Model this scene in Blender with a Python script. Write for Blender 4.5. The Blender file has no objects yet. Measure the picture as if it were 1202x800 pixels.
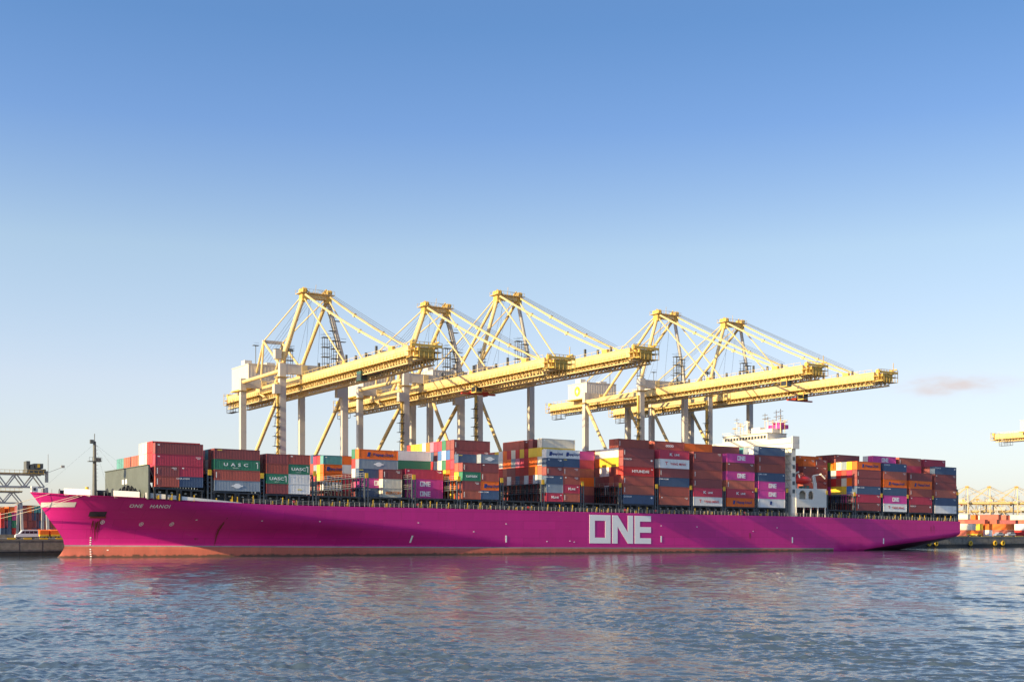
import bpy, math, random, bisect
from mathutils import Vector, Matrix
R = math.radians
rnd = random.Random(7)
sc = bpy.context.scene
col = sc.collection

# ------------------------------------------------------------------ camera, sky, sun
# ship axis = +X (bow at 0, stern at 335), Y = away from the camera, Z up, water at 0
CX, CY, CZ = -57.7, -307.0, 6.4
cd = bpy.data.cameras.new('camera')
cam = bpy.data.objects.new('camera', cd); col.objects.link(cam)
cam.location = (CX, CY, CZ)
YAW = math.atan(.6244)
cam.rotation_euler = (R(90), 0, -YAW)
cd.sensor_width = 36; cd.lens = 36 * 1443 / 1202
cd.shift_y = (624.8 - 400) / 1202
cd.clip_start = 1; cd.clip_end = 30000
sc.camera = cam

SUN_EL, SUN_AZ = 22.0, -4.2         # azimuth: degrees from -X (ahead of the bow) towards +Y
a, e = R(SUN_AZ), R(SUN_EL)
sdir = Vector((-math.cos(a) * math.cos(e), math.sin(a) * math.cos(e), math.sin(e)))
w = bpy.data.worlds.new('World'); sc.world = w; w.use_nodes = True
nt = w.node_tree; nt.nodes.clear()
N = nt.nodes.new; Lk = nt.links.new
out = N('ShaderNodeOutputWorld'); bg = N('ShaderNodeBackground'); bg.inputs[1].default_value = .108
sky = N('ShaderNodeTexSky'); sky.sky_type = 'NISHITA'; sky.sun_disc = False
sky.sun_elevation = e; sky.sun_rotation = math.atan2(sdir.x, sdir.y)
sky.air_density = 1.0; sky.dust_density = .6; sky.ozone_density = 3.0; sky.altitude = 0
def K(r_, g_, b_): return (r_, g_, b_, 1)
TINT = [(0.0, K(.98,.91,1.05)), (.04, K(1.04,.93,1.02)), (.075, K(1.20,.98,.97)), (.12, K(1.38,1.06,.99)), (.22, K(1.42,1.18,1.02)), (.31, K(.90,.95,1.08)), (.38, K(.72,.88,1.04)), (.7, K(.84,.95,1.12))]
# one faint pinkish cloud low in the sky
tc = N('ShaderNodeTexCoord')
def vmath(op, a=None, b=None):
    n = N('ShaderNodeVectorMath'); n.operation = op
    for i, v in enumerate((a, b)):
        if v is None: continue
        if isinstance(v, (tuple, Vector)): n.inputs[i].default_value = v
        else: Lk(v, n.inputs[i])
    return n
def fmath(op, a, b=None, clamp=False):
    n = N('ShaderNodeMath'); n.operation = op; n.use_clamp = clamp
    for i, v in enumerate((a, b)):
        if v is None: continue
        if isinstance(v, (int, float)): n.inputs[i].default_value = v
        else: Lk(v, n.inputs[i])
    return n.outputs[0]
def view_dir(u, y):
    x = (u - 601) / 1443; z = (624.8 - y) / 1443
    return Vector((math.cos(YAW) * x + math.sin(YAW), -math.sin(YAW) * x + math.cos(YAW), z)).normalized()
def cloud(u, y, wx, wz, amount, seed):
    d0 = view_dir(u, y); right = Vector((d0.y, -d0.x, 0)).normalized(); up = Vector((0, 0, 1))
    nz = N('ShaderNodeTexNoise'); nz.inputs['Scale'].default_value = 42; nz.inputs['Detail'].default_value = 6
    mp = N('ShaderNodeMapping'); mp.inputs['Scale'].default_value = (1, 1, 3.4); mp.inputs['Location'].default_value = (seed, 0, 0)
    Lk(tc.outputs['Generated'], mp.inputs[0]); Lk(mp.outputs[0], nz.inputs['Vector'])
    dr = vmath('SUBTRACT', tc.outputs['Generated'], d0)
    px = vmath('DOT_PRODUCT', dr.outputs[0], right).outputs['Value']
    pz = vmath('DOT_PRODUCT', dr.outputs[0], up).outputs['Value']
    qx = fmath('MULTIPLY', px, 1 / wx); qz = fmath('MULTIPLY', pz, 1 / wz)
    r2 = fmath('ADD', fmath('MULTIPLY', qx, qx), fmath('MULTIPLY', qz, qz))
    m = fmath('SUBTRACT', 1.0, fmath('SQRT', r2), True)
    m = fmath('ADD', m, fmath('MULTIPLY', fmath('SUBTRACT', nz.outputs['Fac'], .5), 1.6))
    m = fmath('MULTIPLY', m, fmath('SUBTRACT', 1.25, r2, True), True)
    return fmath('MULTIPLY', fmath('POWER', m, 1.6), amount, True)
# tint of the clear sky by elevation: paler, hazier towards the horizon
sx_ = N('ShaderNodeSeparateXYZ'); Lk(tc.outputs['Generated'], sx_.inputs[0])
rp_ = N('ShaderNodeValToRGB'); Lk(sx_.outputs['Z'], rp_.inputs[0])
el = rp_.color_ramp.elements
tint = TINT
el[0].position = tint[0][0]; el[0].color = tint[0][1]
el[1].position = tint[1][0]; el[1].color = tint[1][1]
for p_, c_ in tint[2:]:
    e_ = el.new(p_); e_.color = c_
hs = vmath('MULTIPLY', sky.outputs[0], rp_.outputs[0])
anti = vmath('DOT_PRODUCT', tc.outputs['Generated'], Vector((-sdir.x, -sdir.y, 0)).normalized()).outputs['Value']
fac_ = fmath('SUBTRACT', 1.0, fmath('MULTIPLY', fmath('MAXIMUM', anti, 0.0), .30))
sc_n = vmath('SCALE', hs.outputs[0]); Lk(fac_, sc_n.inputs['Scale'])
cur = sc_n.outputs[0]
for args in ((1117, 452, .058, .012, 1.0, 3.1), (1184, 447, .02, .004, .25, 8.2), (1085, 458, .03, .004, .5, 5.5)):
    mx = N('ShaderNodeMix'); mx.data_type = 'RGBA'
    Lk(cloud(*args), mx.inputs['Factor']); Lk(cur, mx.inputs['A'])
    mx.inputs['B'].default_value = (3.8, 3.5, 3.55, 1)
    cur = mx.outputs['Result']
Lk(cur, bg.inputs[0]); Lk(bg.outputs[0], out.inputs[0])

sl = bpy.data.lights.new('sun', 'SUN'); sl.energy = 4.8; sl.angle = R(.5); sl.color = (1, .76, .42)
so = bpy.data.objects.new('sun', sl); col.objects.link(so); so.location = (-200, 50, 200)
so.rotation_euler = sdir.to_track_quat('Z', 'Y').to_euler()
sc.view_settings.view_transform = 'Standard'; sc.view_settings.look = 'None'
sc.view_settings.exposure = .92; sc.view_settings.gamma = 1

# ------------------------------------------------------------------ helpers
class MB:
    def __init__(s): s.v = []; s.f = []; s.m = []; s.sm = False
    def add(s, vs, fs, m=0):
        b = len(s.v); s.v += [tuple(p) for p in vs]
        for f in fs: s.f.append(tuple(b + i for i in f)); s.m.append(m)
        return s
    def box(s, x0, x1, y0, y1, z0, z1, m=0):
        return s.add([(x0,y0,z0),(x1,y0,z0),(x1,y1,z0),(x0,y1,z0),(x0,y0,z1),(x1,y0,z1),(x1,y1,z1),(x0,y1,z1)],
                     [(0,3,2,1),(4,5,6,7),(0,1,5,4),(1,2,6,5),(2,3,7,6),(3,0,4,7)], m)
    def bar(s, p, q, w, h=None, m=0, up=(0,0,1)):
        p = Vector(p); q = Vector(q); d = (q - p); 
        if d.length < 1e-6: return s
        d.normalize(); up = Vector(up)
        if abs(d.dot(up)) > .98: up = Vector((0,1,0))
        x = d.cross(up).normalized(); y = x.cross(d); h = h or w
        vs = []
        for c in (p, q):
            for i, j in ((-1,-1),(1,-1),(1,1),(-1,1)): vs.append(c + x*i*w/2 + y*j*h/2)
        return s.add(vs, [(0,1,2,3),(7,6,5,4),(0,4,5,1),(1,5,6,2),(2,6,7,3),(3,7,4,0)], m)
    def tube(s, p, q, r, n=8, m=0, r2=None):
        p = Vector(p); q = Vector(q); d = (q - p).normalized(); r2 = r if r2 is None else r2
        up = Vector((0,0,1)) if abs(d.z) < .9 else Vector((1,0,0))
        x = d.cross(up).normalized(); y = x.cross(d)
        vs = []
        for c, rr in ((p, r), (q, r2)):
            for k in range(n):
                t = 2*math.pi*k/n; vs.append(c + x*math.cos(t)*rr + y*math.sin(t)*rr)
        fs = [(k, n+k, n+(k+1)%n, (k+1)%n) for k in range(n)] + [tuple(range(n)), tuple(range(2*n-1, n-1, -1))]
        return s.add(vs, fs, m)
    def prism(s, pts, ax, lo, hi, m=0):       # outline extruded along an axis ('x','y','z')
        n = len(pts)
        def P(a, b, c): return {'x': (c,a,b), 'y': (a,c,b), 'z': (a,b,c)}[ax]
        vs = [P(a,b,lo) for a,b in pts] + [P(a,b,hi) for a,b in pts]
        return s.add(vs, [(k, (k+1)%n, n+(k+1)%n, n+k) for k in range(n)] + [tuple(range(n-1,-1,-1)), tuple(range(n,2*n))], m)
    def mesh(s, name, mats):
        me = bpy.data.meshes.new(name); me.from_pydata(s.v, [], s.f)
        for mt in (mats if isinstance(mats, (list, tuple)) else [mats]): me.materials.append(mt)
        me.polygons.foreach_set('material_index', s.m)
        if s.sm: me.polygons.foreach_set('use_smooth', [True]*len(me.polygons))
        me.update(); return me
    def obj(s, name, mats, parent=None, loc=None, label=None, fix=False):
        me = s.mesh(name, mats)
        if fix:
            import bmesh
            bm = bmesh.new(); bm.from_mesh(me); bmesh.ops.recalc_face_normals(bm, faces=bm.faces); bm.to_mesh(me); bm.free()
        return link(name, me, parent, loc, label)
def link(name, me, parent=None, loc=None, label=None):
    o = bpy.data.objects.new(name, me); col.objects.link(o)
    if parent: o.parent = parent
    if loc: o.location = loc
    if label: o['label'] = label
    return o
def thing(name, label, cat, loc=(0,0,0), group=None, rz=0):
    o = bpy.data.objects.new(name, None); col.objects.link(o); o.empty_display_size = .5
    o.location = loc; o.rotation_euler = (0,0,rz); tag(o, label, cat, group); return o
def tag(o, label, cat, group=None):
    o['label'] = label; o['category'] = cat
    if group: o['group'] = group
    return o
def struct(o): o['kind'] = 'structure'; return o
def stuff(o): o['kind'] = 'stuff'; return o
def copy_tree(o, parent=None):
    kids = [c for c in ALLKIDS.get(o.name, [])] if False else list(o.children)
    c = o.copy(); col.objects.link(c)
    if parent: c.parent = parent
    for k in kids: copy_tree(k, c)
    return c

def mat(name, c, rough=.5, metal=0, spec=.5, var=.15, scale=.6, dirt=None, dirt_amt=.0, streak=False, bump=0, rnd_amt=0, coat=0):
    m = bpy.data.materials.new(name); m.use_nodes = True
    t = m.node_tree; b = t.nodes['Principled BSDF']
    b.inputs['Roughness'].default_value = rough; b.inputs['Metallic'].default_value = metal
    b.inputs['Specular IOR Level'].default_value = spec
    if coat: b.inputs['Coat Weight'].default_value = coat; b.inputs['Coat Roughness'].default_value = .25
    g = t.nodes.new('ShaderNodeTexCoord'); mp = t.nodes.new('ShaderNodeMapping')
    t.links.new(g.outputs['Object'], mp.inputs[0])
    oi = t.nodes.new('ShaderNodeObjectInfo')
    vm = t.nodes.new('ShaderNodeVectorMath'); vm.operation = 'SCALE'; vm.inputs[0].default_value = (37, 19, 53)
    t.links.new(oi.outputs['Random'], vm.inputs['Scale']); t.links.new(vm.outputs[0], mp.inputs['Location'])
    if streak: mp.inputs['Scale'].default_value = (1, 1, .18)
    nz = t.nodes.new('ShaderNodeTexNoise'); nz.inputs['Scale'].default_value = scale; nz.inputs['Detail'].default_value = 6
    nz.inputs['Roughness'].default_value = .65
    t.links.new(mp.outputs[0], nz.inputs['Vector'])
    hsv = t.nodes.new('ShaderNodeHueSaturation'); hsv.inputs['Color'].default_value = (*c, 1)
    mr = t.nodes.new('ShaderNodeMapRange'); mr.inputs['From Min'].default_value = .3; mr.inputs['From Max'].default_value = .7
    mr.inputs['To Min'].default_value = 1 - var; mr.inputs['To Max'].default_value = 1 + var
    t.links.new(nz.outputs['Fac'], mr.inputs['Value'])
    val = mr.outputs[0]
    if rnd_amt:
        m2 = t.nodes.new('ShaderNodeMapRange'); m2.inputs['To Min'].default_value = 1 - rnd_amt; m2.inputs['To Max'].default_value = 1 + rnd_amt
        t.links.new(oi.outputs['Random'], m2.inputs['Value'])
        mu = t.nodes.new('ShaderNodeMath'); mu.operation = 'MULTIPLY'
        t.links.new(mr.outputs[0], mu.inputs[0]); t.links.new(m2.outputs[0], mu.inputs[1]); val = mu.outputs[0]
    t.links.new(val, hsv.inputs['Value'])
    res = hsv.outputs[0]
    if dirt:
        n2 = t.nodes.new('ShaderNodeTexNoise'); n2.inputs['Scale'].default_value = scale * 3.1; n2.inputs['Detail'].default_value = 8
        n2.inputs['Roughness'].default_value = .7
        t.links.new(mp.outputs[0], n2.inputs['Vector'])
        r2 = t.nodes.new('ShaderNodeMapRange'); r2.inputs['From Min'].default_value = .56; r2.inputs['From Max'].default_value = .72
        r2.inputs['To Max'].default_value = dirt_amt
        t.links.new(n2.outputs['Fac'], r2.inputs['Value'])
        mx = t.nodes.new('ShaderNodeMix'); mx.data_type = 'RGBA'; mx.inputs['B'].default_value = (*dirt, 1)
        t.links.new(r2.outputs[0], mx.inputs['Factor']); t.links.new(res, mx.inputs['A']); res = mx.outputs['Result']
    t.links.new(res, b.inputs['Base Color'])
    if bump:
        bp = t.nodes.new('ShaderNodeBump'); bp.inputs['Strength'].default_value = bump; bp.inputs['Distance'].default_value = .05
        t.links.new(nz.outputs['Fac'], bp.inputs['Height']); t.links.new(bp.outputs[0], b.inputs['Normal'])
    return m

RUST = (.16, .05, .02)
M = {}
M['hull'] = mat('hull_magenta', (.64, .020, .255), .42, spec=.4, var=.07, scale=.10, dirt=(.42,.03,.14), dirt_amt=.30, streak=True)
M['boot'] = mat('boot_red', (.50, .135, .090), .55, var=.14, scale=.25, dirt=(.25,.14,.10), dirt_amt=.5, streak=True)
M['band'] = mat('waterline_grey', (.30, .26, .27), .6, var=.2, scale=.5)
M['under'] = mat('counter_shade', (.09, .014, .045), .45, var=.2)  # hull magenta darkened: shade below the stern counter is put into the colour
M['deck'] = mat('deck_green', (.05, .06, .06), .8, var=.2)
M['hullwhite'] = mat('hull_white', (.72, .72, .70), .45, var=.05, dirt=(.45,.40,.36), dirt_amt=.4, scale=.8)
M['black'] = mat('dark_steel', (.030, .036, .045), .6, var=.25)
M['steel'] = mat('bluegrey_steel', (.075, .095, .115), .55, var=.2, dirt=RUST, dirt_amt=.3)
M['screen'] = mat('screen_greygreen', (.10, .12, .11), .55, var=.14, scale=.25, dirt=(.10,.09,.08), dirt_amt=.5)
M['yellow'] = mat('safety_yellow', (.72, .45, .03), .5, var=.1)
M['white'] = mat('white_paint', (.74, .71, .63), .45, var=.05, dirt=(.5,.4,.3), dirt_amt=.25)
M['rail'] = mat('rail_grey', (.40, .40, .37), .6, var=.15)
M['mast'] = mat('mast_grey', (.10, .11, .11), .55, var=.15)
M['window'] = mat('window_glass', (.03, .035, .04), .08, spec=.8, var=.05)
M['boatorange'] = mat('lifeboat_red', (.72, .03, .02), .35, var=.05)
M['rust'] = mat('rust', (.22, .05, .025), .8, var=.3)
M['rope'] = mat('rope', (.50, .44, .36), .9, var=.2)
M['crane'] = mat('crane_cream', (.66, .50, .23), .5, var=.16, scale=.5, dirt=(.33,.20,.08), dirt_amt=.6, streak=True)
M['leg'] = mat('crane_leg_grey', (.50, .48, .44), .5, var=.07, scale=.2, dirt=(.30,.24,.18), dirt_amt=.35, streak=True)
M['ochre'] = mat('crane_ochre', (.60, .41, .10), .6, var=.25, scale=1.2, dirt=RUST, dirt_amt=.5)
M['ochredark'] = mat('crane_ochre_brown', (.42, .26, .06), .65, var=.3, scale=1.2, dirt=RUST, dirt_amt=.5)
M['house'] = mat('house_panel', (.60, .57, .52), .5, var=.06, dirt=(.32,.19,.12), dirt_amt=.4, streak=True)
M['cable'] = mat('cable_dark', (.06, .06, .065), .6, var=.1)
M['emblem'] = mat('emblem_yellow', (.85, .60, .03), .5, var=.03)
M['redm'] = mat('machine_red', (.45, .05, .03), .5, var=.2)
M['greenm'] = mat('cab_green', (.04, .11, .09), .4, var=.2)
M['concrete'] = mat('concrete', (.22, .20, .165), .9, var=.3, scale=.7, dirt=(.08,.07,.06), dirt_amt=.7, bump=.6)
M['wetconc'] = mat('wet_concrete', (.035, .035, .033), .7, var=.3, scale=.9, bump=.5)
M['asphalt'] = mat('yard_asphalt', (.10, .10, .10), .9, var=.2, scale=.05)
M['tyre'] = mat('rubber', (.02, .02, .02), .8, var=.2)
M['van'] = mat('van_white', (.74, .75, .77), .25, var=.02, coat=.5)
M['silver'] = mat('car_silver', (.45, .46, .48), .25, metal=.3, var=.02, coat=.5)
CC = dict(m=((.25,.058,.060),'maroon'), r=((.37,.082,.060),'dark red'), c=((.50,.040,.085),'crimson'), o=((.85,.16,.014),'orange'),
          n=((.055,.10,.19),'navy blue'), g=((.24,.30,.365),'blue grey'), G=((.028,.19,.11),'green'), w=((.74,.75,.73),'white'),
          M=((.60,.055,.30),'magenta'), t=((.09,.29,.29),'teal'), R=((.52,.030,.030),'bright red'), b=((.46,.120,.078),'rust brown'),
          k=((.72,.67,.54),'cream'), p=((.62,.20,.30),'pink'), L=((.30,.55,.06),'lime green'), Y=((.78,.55,.05),'yellow'), B=((.05,.16,.42),'blue'))
for k, (c, nme) in CC.items():
    M['C'+k] = mat('container_'+nme.replace(' ', '_'), c, .48, var=.10, scale=.45, dirt=(c[0]*.45+.03, c[1]*.45+.02, c[2]*.45+.015), dirt_amt=.55, streak=True, rnd_amt=.13)
M['tw'] = mat('lettering_white', (.88,.89,.87), .5, var=.03)
M['tb'] = mat('lettering_blue', (.02,.05,.22), .5, var=.03)
M['tr'] = mat('lettering_red', (.55,.03,.05), .5, var=.03)
M['to'] = mat('lettering_orange', (.75,.22,.03), .5, var=.03)
M['ty'] = mat('lettering_yellow', (.80,.62,.10), .5, var=.03)

def add_plates(m, scum=False):
    t = m.node_tree; b = t.nodes['Principled BSDF']; src = b.inputs['Base Color'].links[0].from_socket
    g = t.nodes.new('ShaderNodeTexCoord'); sp = t.nodes.new('ShaderNodeSeparateXYZ'); cb = t.nodes.new('ShaderNodeCombineXYZ')
    t.links.new(g.outputs['Object'], sp.inputs[0]); t.links.new(sp.outputs['X'], cb.inputs['X']); t.links.new(sp.outputs['Z'], cb.inputs['Y'])
    br = t.nodes.new('ShaderNodeTexBrick'); br.inputs['Scale'].default_value = 1; br.inputs['Brick Width'].default_value = 11.5; br.inputs['Row Height'].default_value = 2.45
    br.inputs['Mortar Size'].default_value = .05; br.inputs['Mortar Smooth'].default_value = .6
    br.inputs['Color1'].default_value = (1,1,1,1); br.inputs['Color2'].default_value = (.88,.88,.88,1); br.inputs['Mortar'].default_value = (.66,.66,.66,1)
    t.links.new(cb.outputs[0], br.inputs['Vector'])
    mx = t.nodes.new('ShaderNodeMix'); mx.data_type = 'RGBA'; mx.blend_type = 'MULTIPLY'; mx.inputs['Factor'].default_value = 1
    t.links.new(src, mx.inputs['A']); t.links.new(br.outputs['Color'], mx.inputs['B']); res = mx.outputs['Result']
    # long thin scrapes and faded blotches
    mp = t.nodes.new('ShaderNodeMapping'); mp.inputs['Scale'].default_value = (.10, 1, .9); t.links.new(g.outputs['Object'], mp.inputs[0])
    nz = t.nodes.new('ShaderNodeTexNoise'); nz.inputs['Scale'].default_value = 1.1; nz.inputs['Detail'].default_value = 9; nz.inputs['Roughness'].default_value = .75
    t.links.new(mp.outputs[0], nz.inputs['Vector'])
    mr = t.nodes.new('ShaderNodeMapRange'); mr.inputs['From Min'].default_value = .60; mr.inputs['From Max'].default_value = .74; mr.inputs['To Max'].default_value = .55
    t.links.new(nz.outputs['Fac'], mr.inputs['Value'])
    m2 = t.nodes.new('ShaderNodeMix'); m2.data_type = 'RGBA'; m2.inputs['B'].default_value = (.55,.16,.25,1) if not scum else (.20,.16,.12,1)
    t.links.new(mr.outputs[0], m2.inputs['Factor']); t.links.new(res, m2.inputs['A']); res = m2.outputs['Result']
    # buckling between frames
    m4 = t.nodes.new('ShaderNodeMapping'); m4.inputs['Scale'].default_value = (.42, 1, .28); t.links.new(g.outputs['Object'], m4.inputs[0])
    n4 = t.nodes.new('ShaderNodeTexNoise'); n4.inputs['Scale'].default_value = 1.0; n4.inputs['Detail'].default_value = 2; t.links.new(m4.outputs[0], n4.inputs['Vector'])
    bp = t.nodes.new('ShaderNodeBump'); bp.inputs['Strength'].default_value = .35; bp.inputs['Distance'].default_value = .05
    t.links.new(n4.outputs['Fac'], bp.inputs['Height']); t.links.new(bp.outputs[0], b.inputs['Normal'])
    if scum:     # weed and oil line close to the water, with a ragged upper edge
        n3 = t.nodes.new('ShaderNodeTexNoise'); n3.inputs['Scale'].default_value = .9; n3.inputs['Detail'].default_value = 7; t.links.new(g.outputs['Object'], n3.inputs['Vector'])
        ma = t.nodes.new('ShaderNodeMath'); ma.operation = 'MULTIPLY_ADD'; ma.inputs[1].default_value = -1.6; t.links.new(n3.outputs['Fac'], ma.inputs[0]); t.links.new(sp.outputs['Z'], ma.inputs[2])
        m3 = t.nodes.new('ShaderNodeMapRange'); m3.inputs['From Min'].default_value = -.45; m3.inputs['From Max'].default_value = -.10; m3.inputs['To Min'].default_value = .85; m3.inputs['To Max'].default_value = 0
        t.links.new(ma.outputs[0], m3.inputs['Value'])
        m5 = t.nodes.new('ShaderNodeMix'); m5.data_type = 'RGBA'; m5.inputs['B'].default_value = (.05,.045,.03,1)
        t.links.new(m3.outputs[0], m5.inputs['Factor']); t.links.new(res, m5.inputs['A']); res = m5.outputs['Result']
    t.links.new(res, b.inputs['Base Color'])
add_plates(M['hull']); add_plates(M['boot'], True)

def lerp_tab(tab):
    xs = [p[0] for p in tab]; ys = [p[1] for p in tab]
    def f(x):
        if x <= xs[0]: return ys[0]
        if x >= xs[-1]: return ys[-1]
        i = bisect.bisect_right(xs, x) - 1
        return ys[i] + (ys[i+1]-ys[i]) * (x-xs[i]) / (xs[i+1]-xs[i])
    return f

# ------------------------------------------------------------------ lettering
_tc = {}
def text_mesh(s, size, sx=1.0, bold=0.0, mt='tw', spacing=1.0):
    key = (s, size, sx, bold, mt, spacing)
    if key in _tc: return _tc[key]
    cu = bpy.data.curves.new('lettering', 'FONT'); cu.body = s; cu.size = size; cu.offset = bold; cu.space_character = spacing
    cu.align_x = 'CENTER'; cu.align_y = 'CENTER'; cu.resolution_u = 2; cu.extrude = .008
    o = bpy.data.objects.new('t', cu)
    me = bpy.data.meshes.new_from_object(o); bpy.data.objects.remove(o)
    me.name = 'lettering'
    for v in me.vertices:       # stand it up: x right, z up, facing -Y
        x, y, z = v.co; v.co = (x*sx, -z, y)
    me.materials.clear(); me.materials.append(M[mt])
    _tc[key] = me; return me
def one_word(h, wd, mt='tw', th=.012):
    key = ('ONEW', h, wd, mt)
    if key in _tc: return _tc[key]
    mb = MB(); k = .232 * h; kz = .202 * h; lw = wd * .335; gp = wd * .0285; z0, z1 = -h/2, h/2; x = -wd/2
    yl, yh = -th, th
    B = lambda a, b, c, d: mb.box(a, b, yl, yh, c, d)
    B(x, x+lw, z1-kz, z1); B(x, x+lw, z0, z0+kz); B(x, x+k, z0+kz, z1-kz); B(x+lw-k, x+lw, z0+kz, z1-kz)
    x += lw + gp; lw2 = wd*.338
    B(x, x+k, z0, z1); B(x+lw2-k, x+lw2, z0, z1)
    mb.prism([(x+k, z1), (x+k, z1-k*1.7), (x+lw2-k, z0), (x+lw2-k, z0+k*1.7)][::-1], 'y', yl, yh)
    x += lw2 + gp; lw3 = wd*.27
    B(x, x+k, z0, z1); B(x+k, x+lw3, z1-kz, z1); B(x+k, x+lw3, -kz/2, kz/2); B(x+k, x+lw3, z0, z0+kz)
    _tc[key] = mb.mesh('lettering', M[mt]); return _tc[key]

# ------------------------------------------------------------------ containers
_cm = {}
def container_mesh(L, H):
    key = (round(L,2), round(H,2))
    if key in _cm: return _cm[key]
    mb = MB(); W = 2.438; d = .045
    # frame: posts and rails
    for x in (0, L-.16):
        for y in (0, W-.16): mb.box(x, x+.16, y, y+.16, 0, H)
    for z0, z1 in ((0.0, .17), (H-.12, H)):
        for y in (0, W-.10): mb.box(.16, L-.16, y, y+.10, z0, z1)
        for x in (0, L-.10): mb.box(x, x+.10, .16, W-.16, z0, z1)
    def corr(n, P):             # corrugated wall between the rails
        vs = []; m = 0
        for k in range(n*4+1):
            ph = k % 4; dd = (0, 0, 1, 1)[ph]
            q = k / (n*4)
            vs += [P(q, dd, 0), P(q, dd, 1)]
        fs = [(2*k, 2*k+2, 2*k+3, 2*k+1) for k in range(n*4)]
        mb.add(vs, fs)
    n = max(8, int(L / .42))
    corr(n, lambda q, dd, h: (.16+(L-.32)*q, .03+d*dd, .17+(H-.29)*h))
    corr(n, lambda q, dd, h: (L-.16-(L-.32)*q, W-.03-d*dd, .17+(H-.29)*h))
    corr(6, lambda q, dd, h: (.03+d*dd, W-.16-(W-.32)*q, .17+(H-.29)*h))
    mb.add([(0,0,H-.02),(L,0,H-.02),(L,W,H-.02),(0,W,H-.02)], [(0,1,2,3)])
    mb.add([(0,0,.05),(L,0,.05),(L,W,.05),(0,W,.05)], [(3,2,1,0)])
    # stern end: door leaves with locking bars
    mb.add([(L-.04,.16,.17),(L-.04,W-.16,.17),(L-.04,W-.16,H-.12),(L-.04,.16,H-.12)], [(0,1,2,3)])
    for y in (.45, .95, 1.48, 1.98): mb.box(L-.04, L+.01, y-.02, y+.02, .15, H-.1, 1)
    for x in (0, L-.18):
        for y in (-.008, W-.17):
            for z in (0, H-.12): mb.box(x-.006 if x == 0 else x, x+.17 if x == 0 else x+.186, y, y+.178, z-.004, z+.125, 2)
    _cm[key] = mb.mesh('shipping_container', [M['Cm'], M['rail'], M['Cm']]); return _cm[key]
LOGO = {
 'one': lambda L,H: [(one_word(H*.52, H*1.22, 'tw'), L*.52, H*.52)],
 'uasc': lambda L,H: [(text_mesh('UASC', H*.42, 1.5, .02, 'tw', 1.9 if L>7 else 1.0), L*.47, H*.5), (text_mesh('UASC', H*.11, 2.2, .0, 'tw'), L*.47, H*.2)],
 'hapag': lambda L,H: [('hl', L*.25, H*.5), (text_mesh('Hapag-Lloyd', H*.40, 1.15 if L>7 else .85, .03, 'tb'), L*.62, H*.5)],
 'yang': lambda L,H: [(text_mesh('T', H*.5, 1.3, .03, 'tr'), L*.23, H*.5), (text_mesh('YANG MING', H*.34, 1.15, .02, 'tr'), L*.62, H*.48)],
 'kl': lambda L,H: [(text_mesh('K', H*.42, 1.5, .03, 'tw'), L*.38, H*.5), (text_mesh('LINE', H*.30, 1.2, .02, 'tw'), L*.58, H*.48)],
 'hyundai': lambda L,H: [(text_mesh('HYUNDAI', H*.42, 1.25, .03, 'tw'), L*.56, H*.5)],
 'cma': lambda L,H: [(text_mesh('CMA CGM', H*.2, 1.4, .01, 'tw'), L*.14, H*.8)],
 'cosco': lambda L,H: [(text_mesh('COSCO', H*.24, 1.3, .01, 'tw'), L*.14, H*.78), ('diam', L*.92, H*.72)],
 'logo': lambda L,H: [('oval', L*.5, H*.5)],
 'kmx': lambda L,H: [(text_mesh('KAMBEX', H*.34, 1.1, .02, 'tw'), L*.5, H*.5)],
 'ib': lambda L,H: [(text_mesh('IBERCON', H*.4, 1.1, .03, 'to'), L*.55, H*.5)],
 'arcs': lambda L,H: [(text_mesh('oooo', H*.5, 1.2, .05, 'tw', .8), L*.5, H*.55)],
 'ylab': lambda L,H: [(text_mesh('LABEL'[:0] or '▬', H*.2, 1, .0, 'to'), L*.5, H*.5)] if False else [('ybar', L*.52, H*.45)],
 'ytop': lambda L,H: [('ybar', L*.12, H*.85)],
 'blue': lambda L,H: [('hl', L*.46, H*.52)],
}
def small_mesh(kind, H):
    key = (kind, round(H,2))
    if key in _tc: return _tc[key]
    mb = MB(); mt = M['tb']
    if kind == 'hl': mb.prism([(-.55,-.65),(.35,-.65),(.6,.6),(-.3,.6)], 'y', -.012, .012)
    elif kind == 'oval':
        n = 16; mb.prism([(1.0*math.cos(2*math.pi*k/n), .62*math.sin(2*math.pi*k/n)) for k in range(n)], 'y', -.010, .010)
        mb.box(-1.5, 1.5, -.014, .014, -.16, .16); mt = M['tw']
    elif kind == 'diam': mb.prism([(-.5,0),(0,-.35),(.5,0),(0,.35)], 'y', -.012, .012); mt = M['tw']
    elif kind == 'ybar': mb.box(-.6, .6, -.012, .012, -.12, .12); mt = M['ty']
    elif kind == 'strip': mb.box(-.09, .09, -.012, .012, -.75, .75); mt = M['tw']
    elif kind == 'code':
        for i_ in range(4): mb.box(-.7+i_*.33, -.48+i_*.33, -.012, .012, -.09, .09)
        mb.box(-.3, .5, -.012, .012, -.42, -.30); mt = M['tw']
    elif kind == 'tick': mb.box(-.25, .25, -.012, .012, -.14, .14); mt = M['tw']
    _tc[key] = mb.mesh('marking', mt); return _tc[key]
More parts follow.
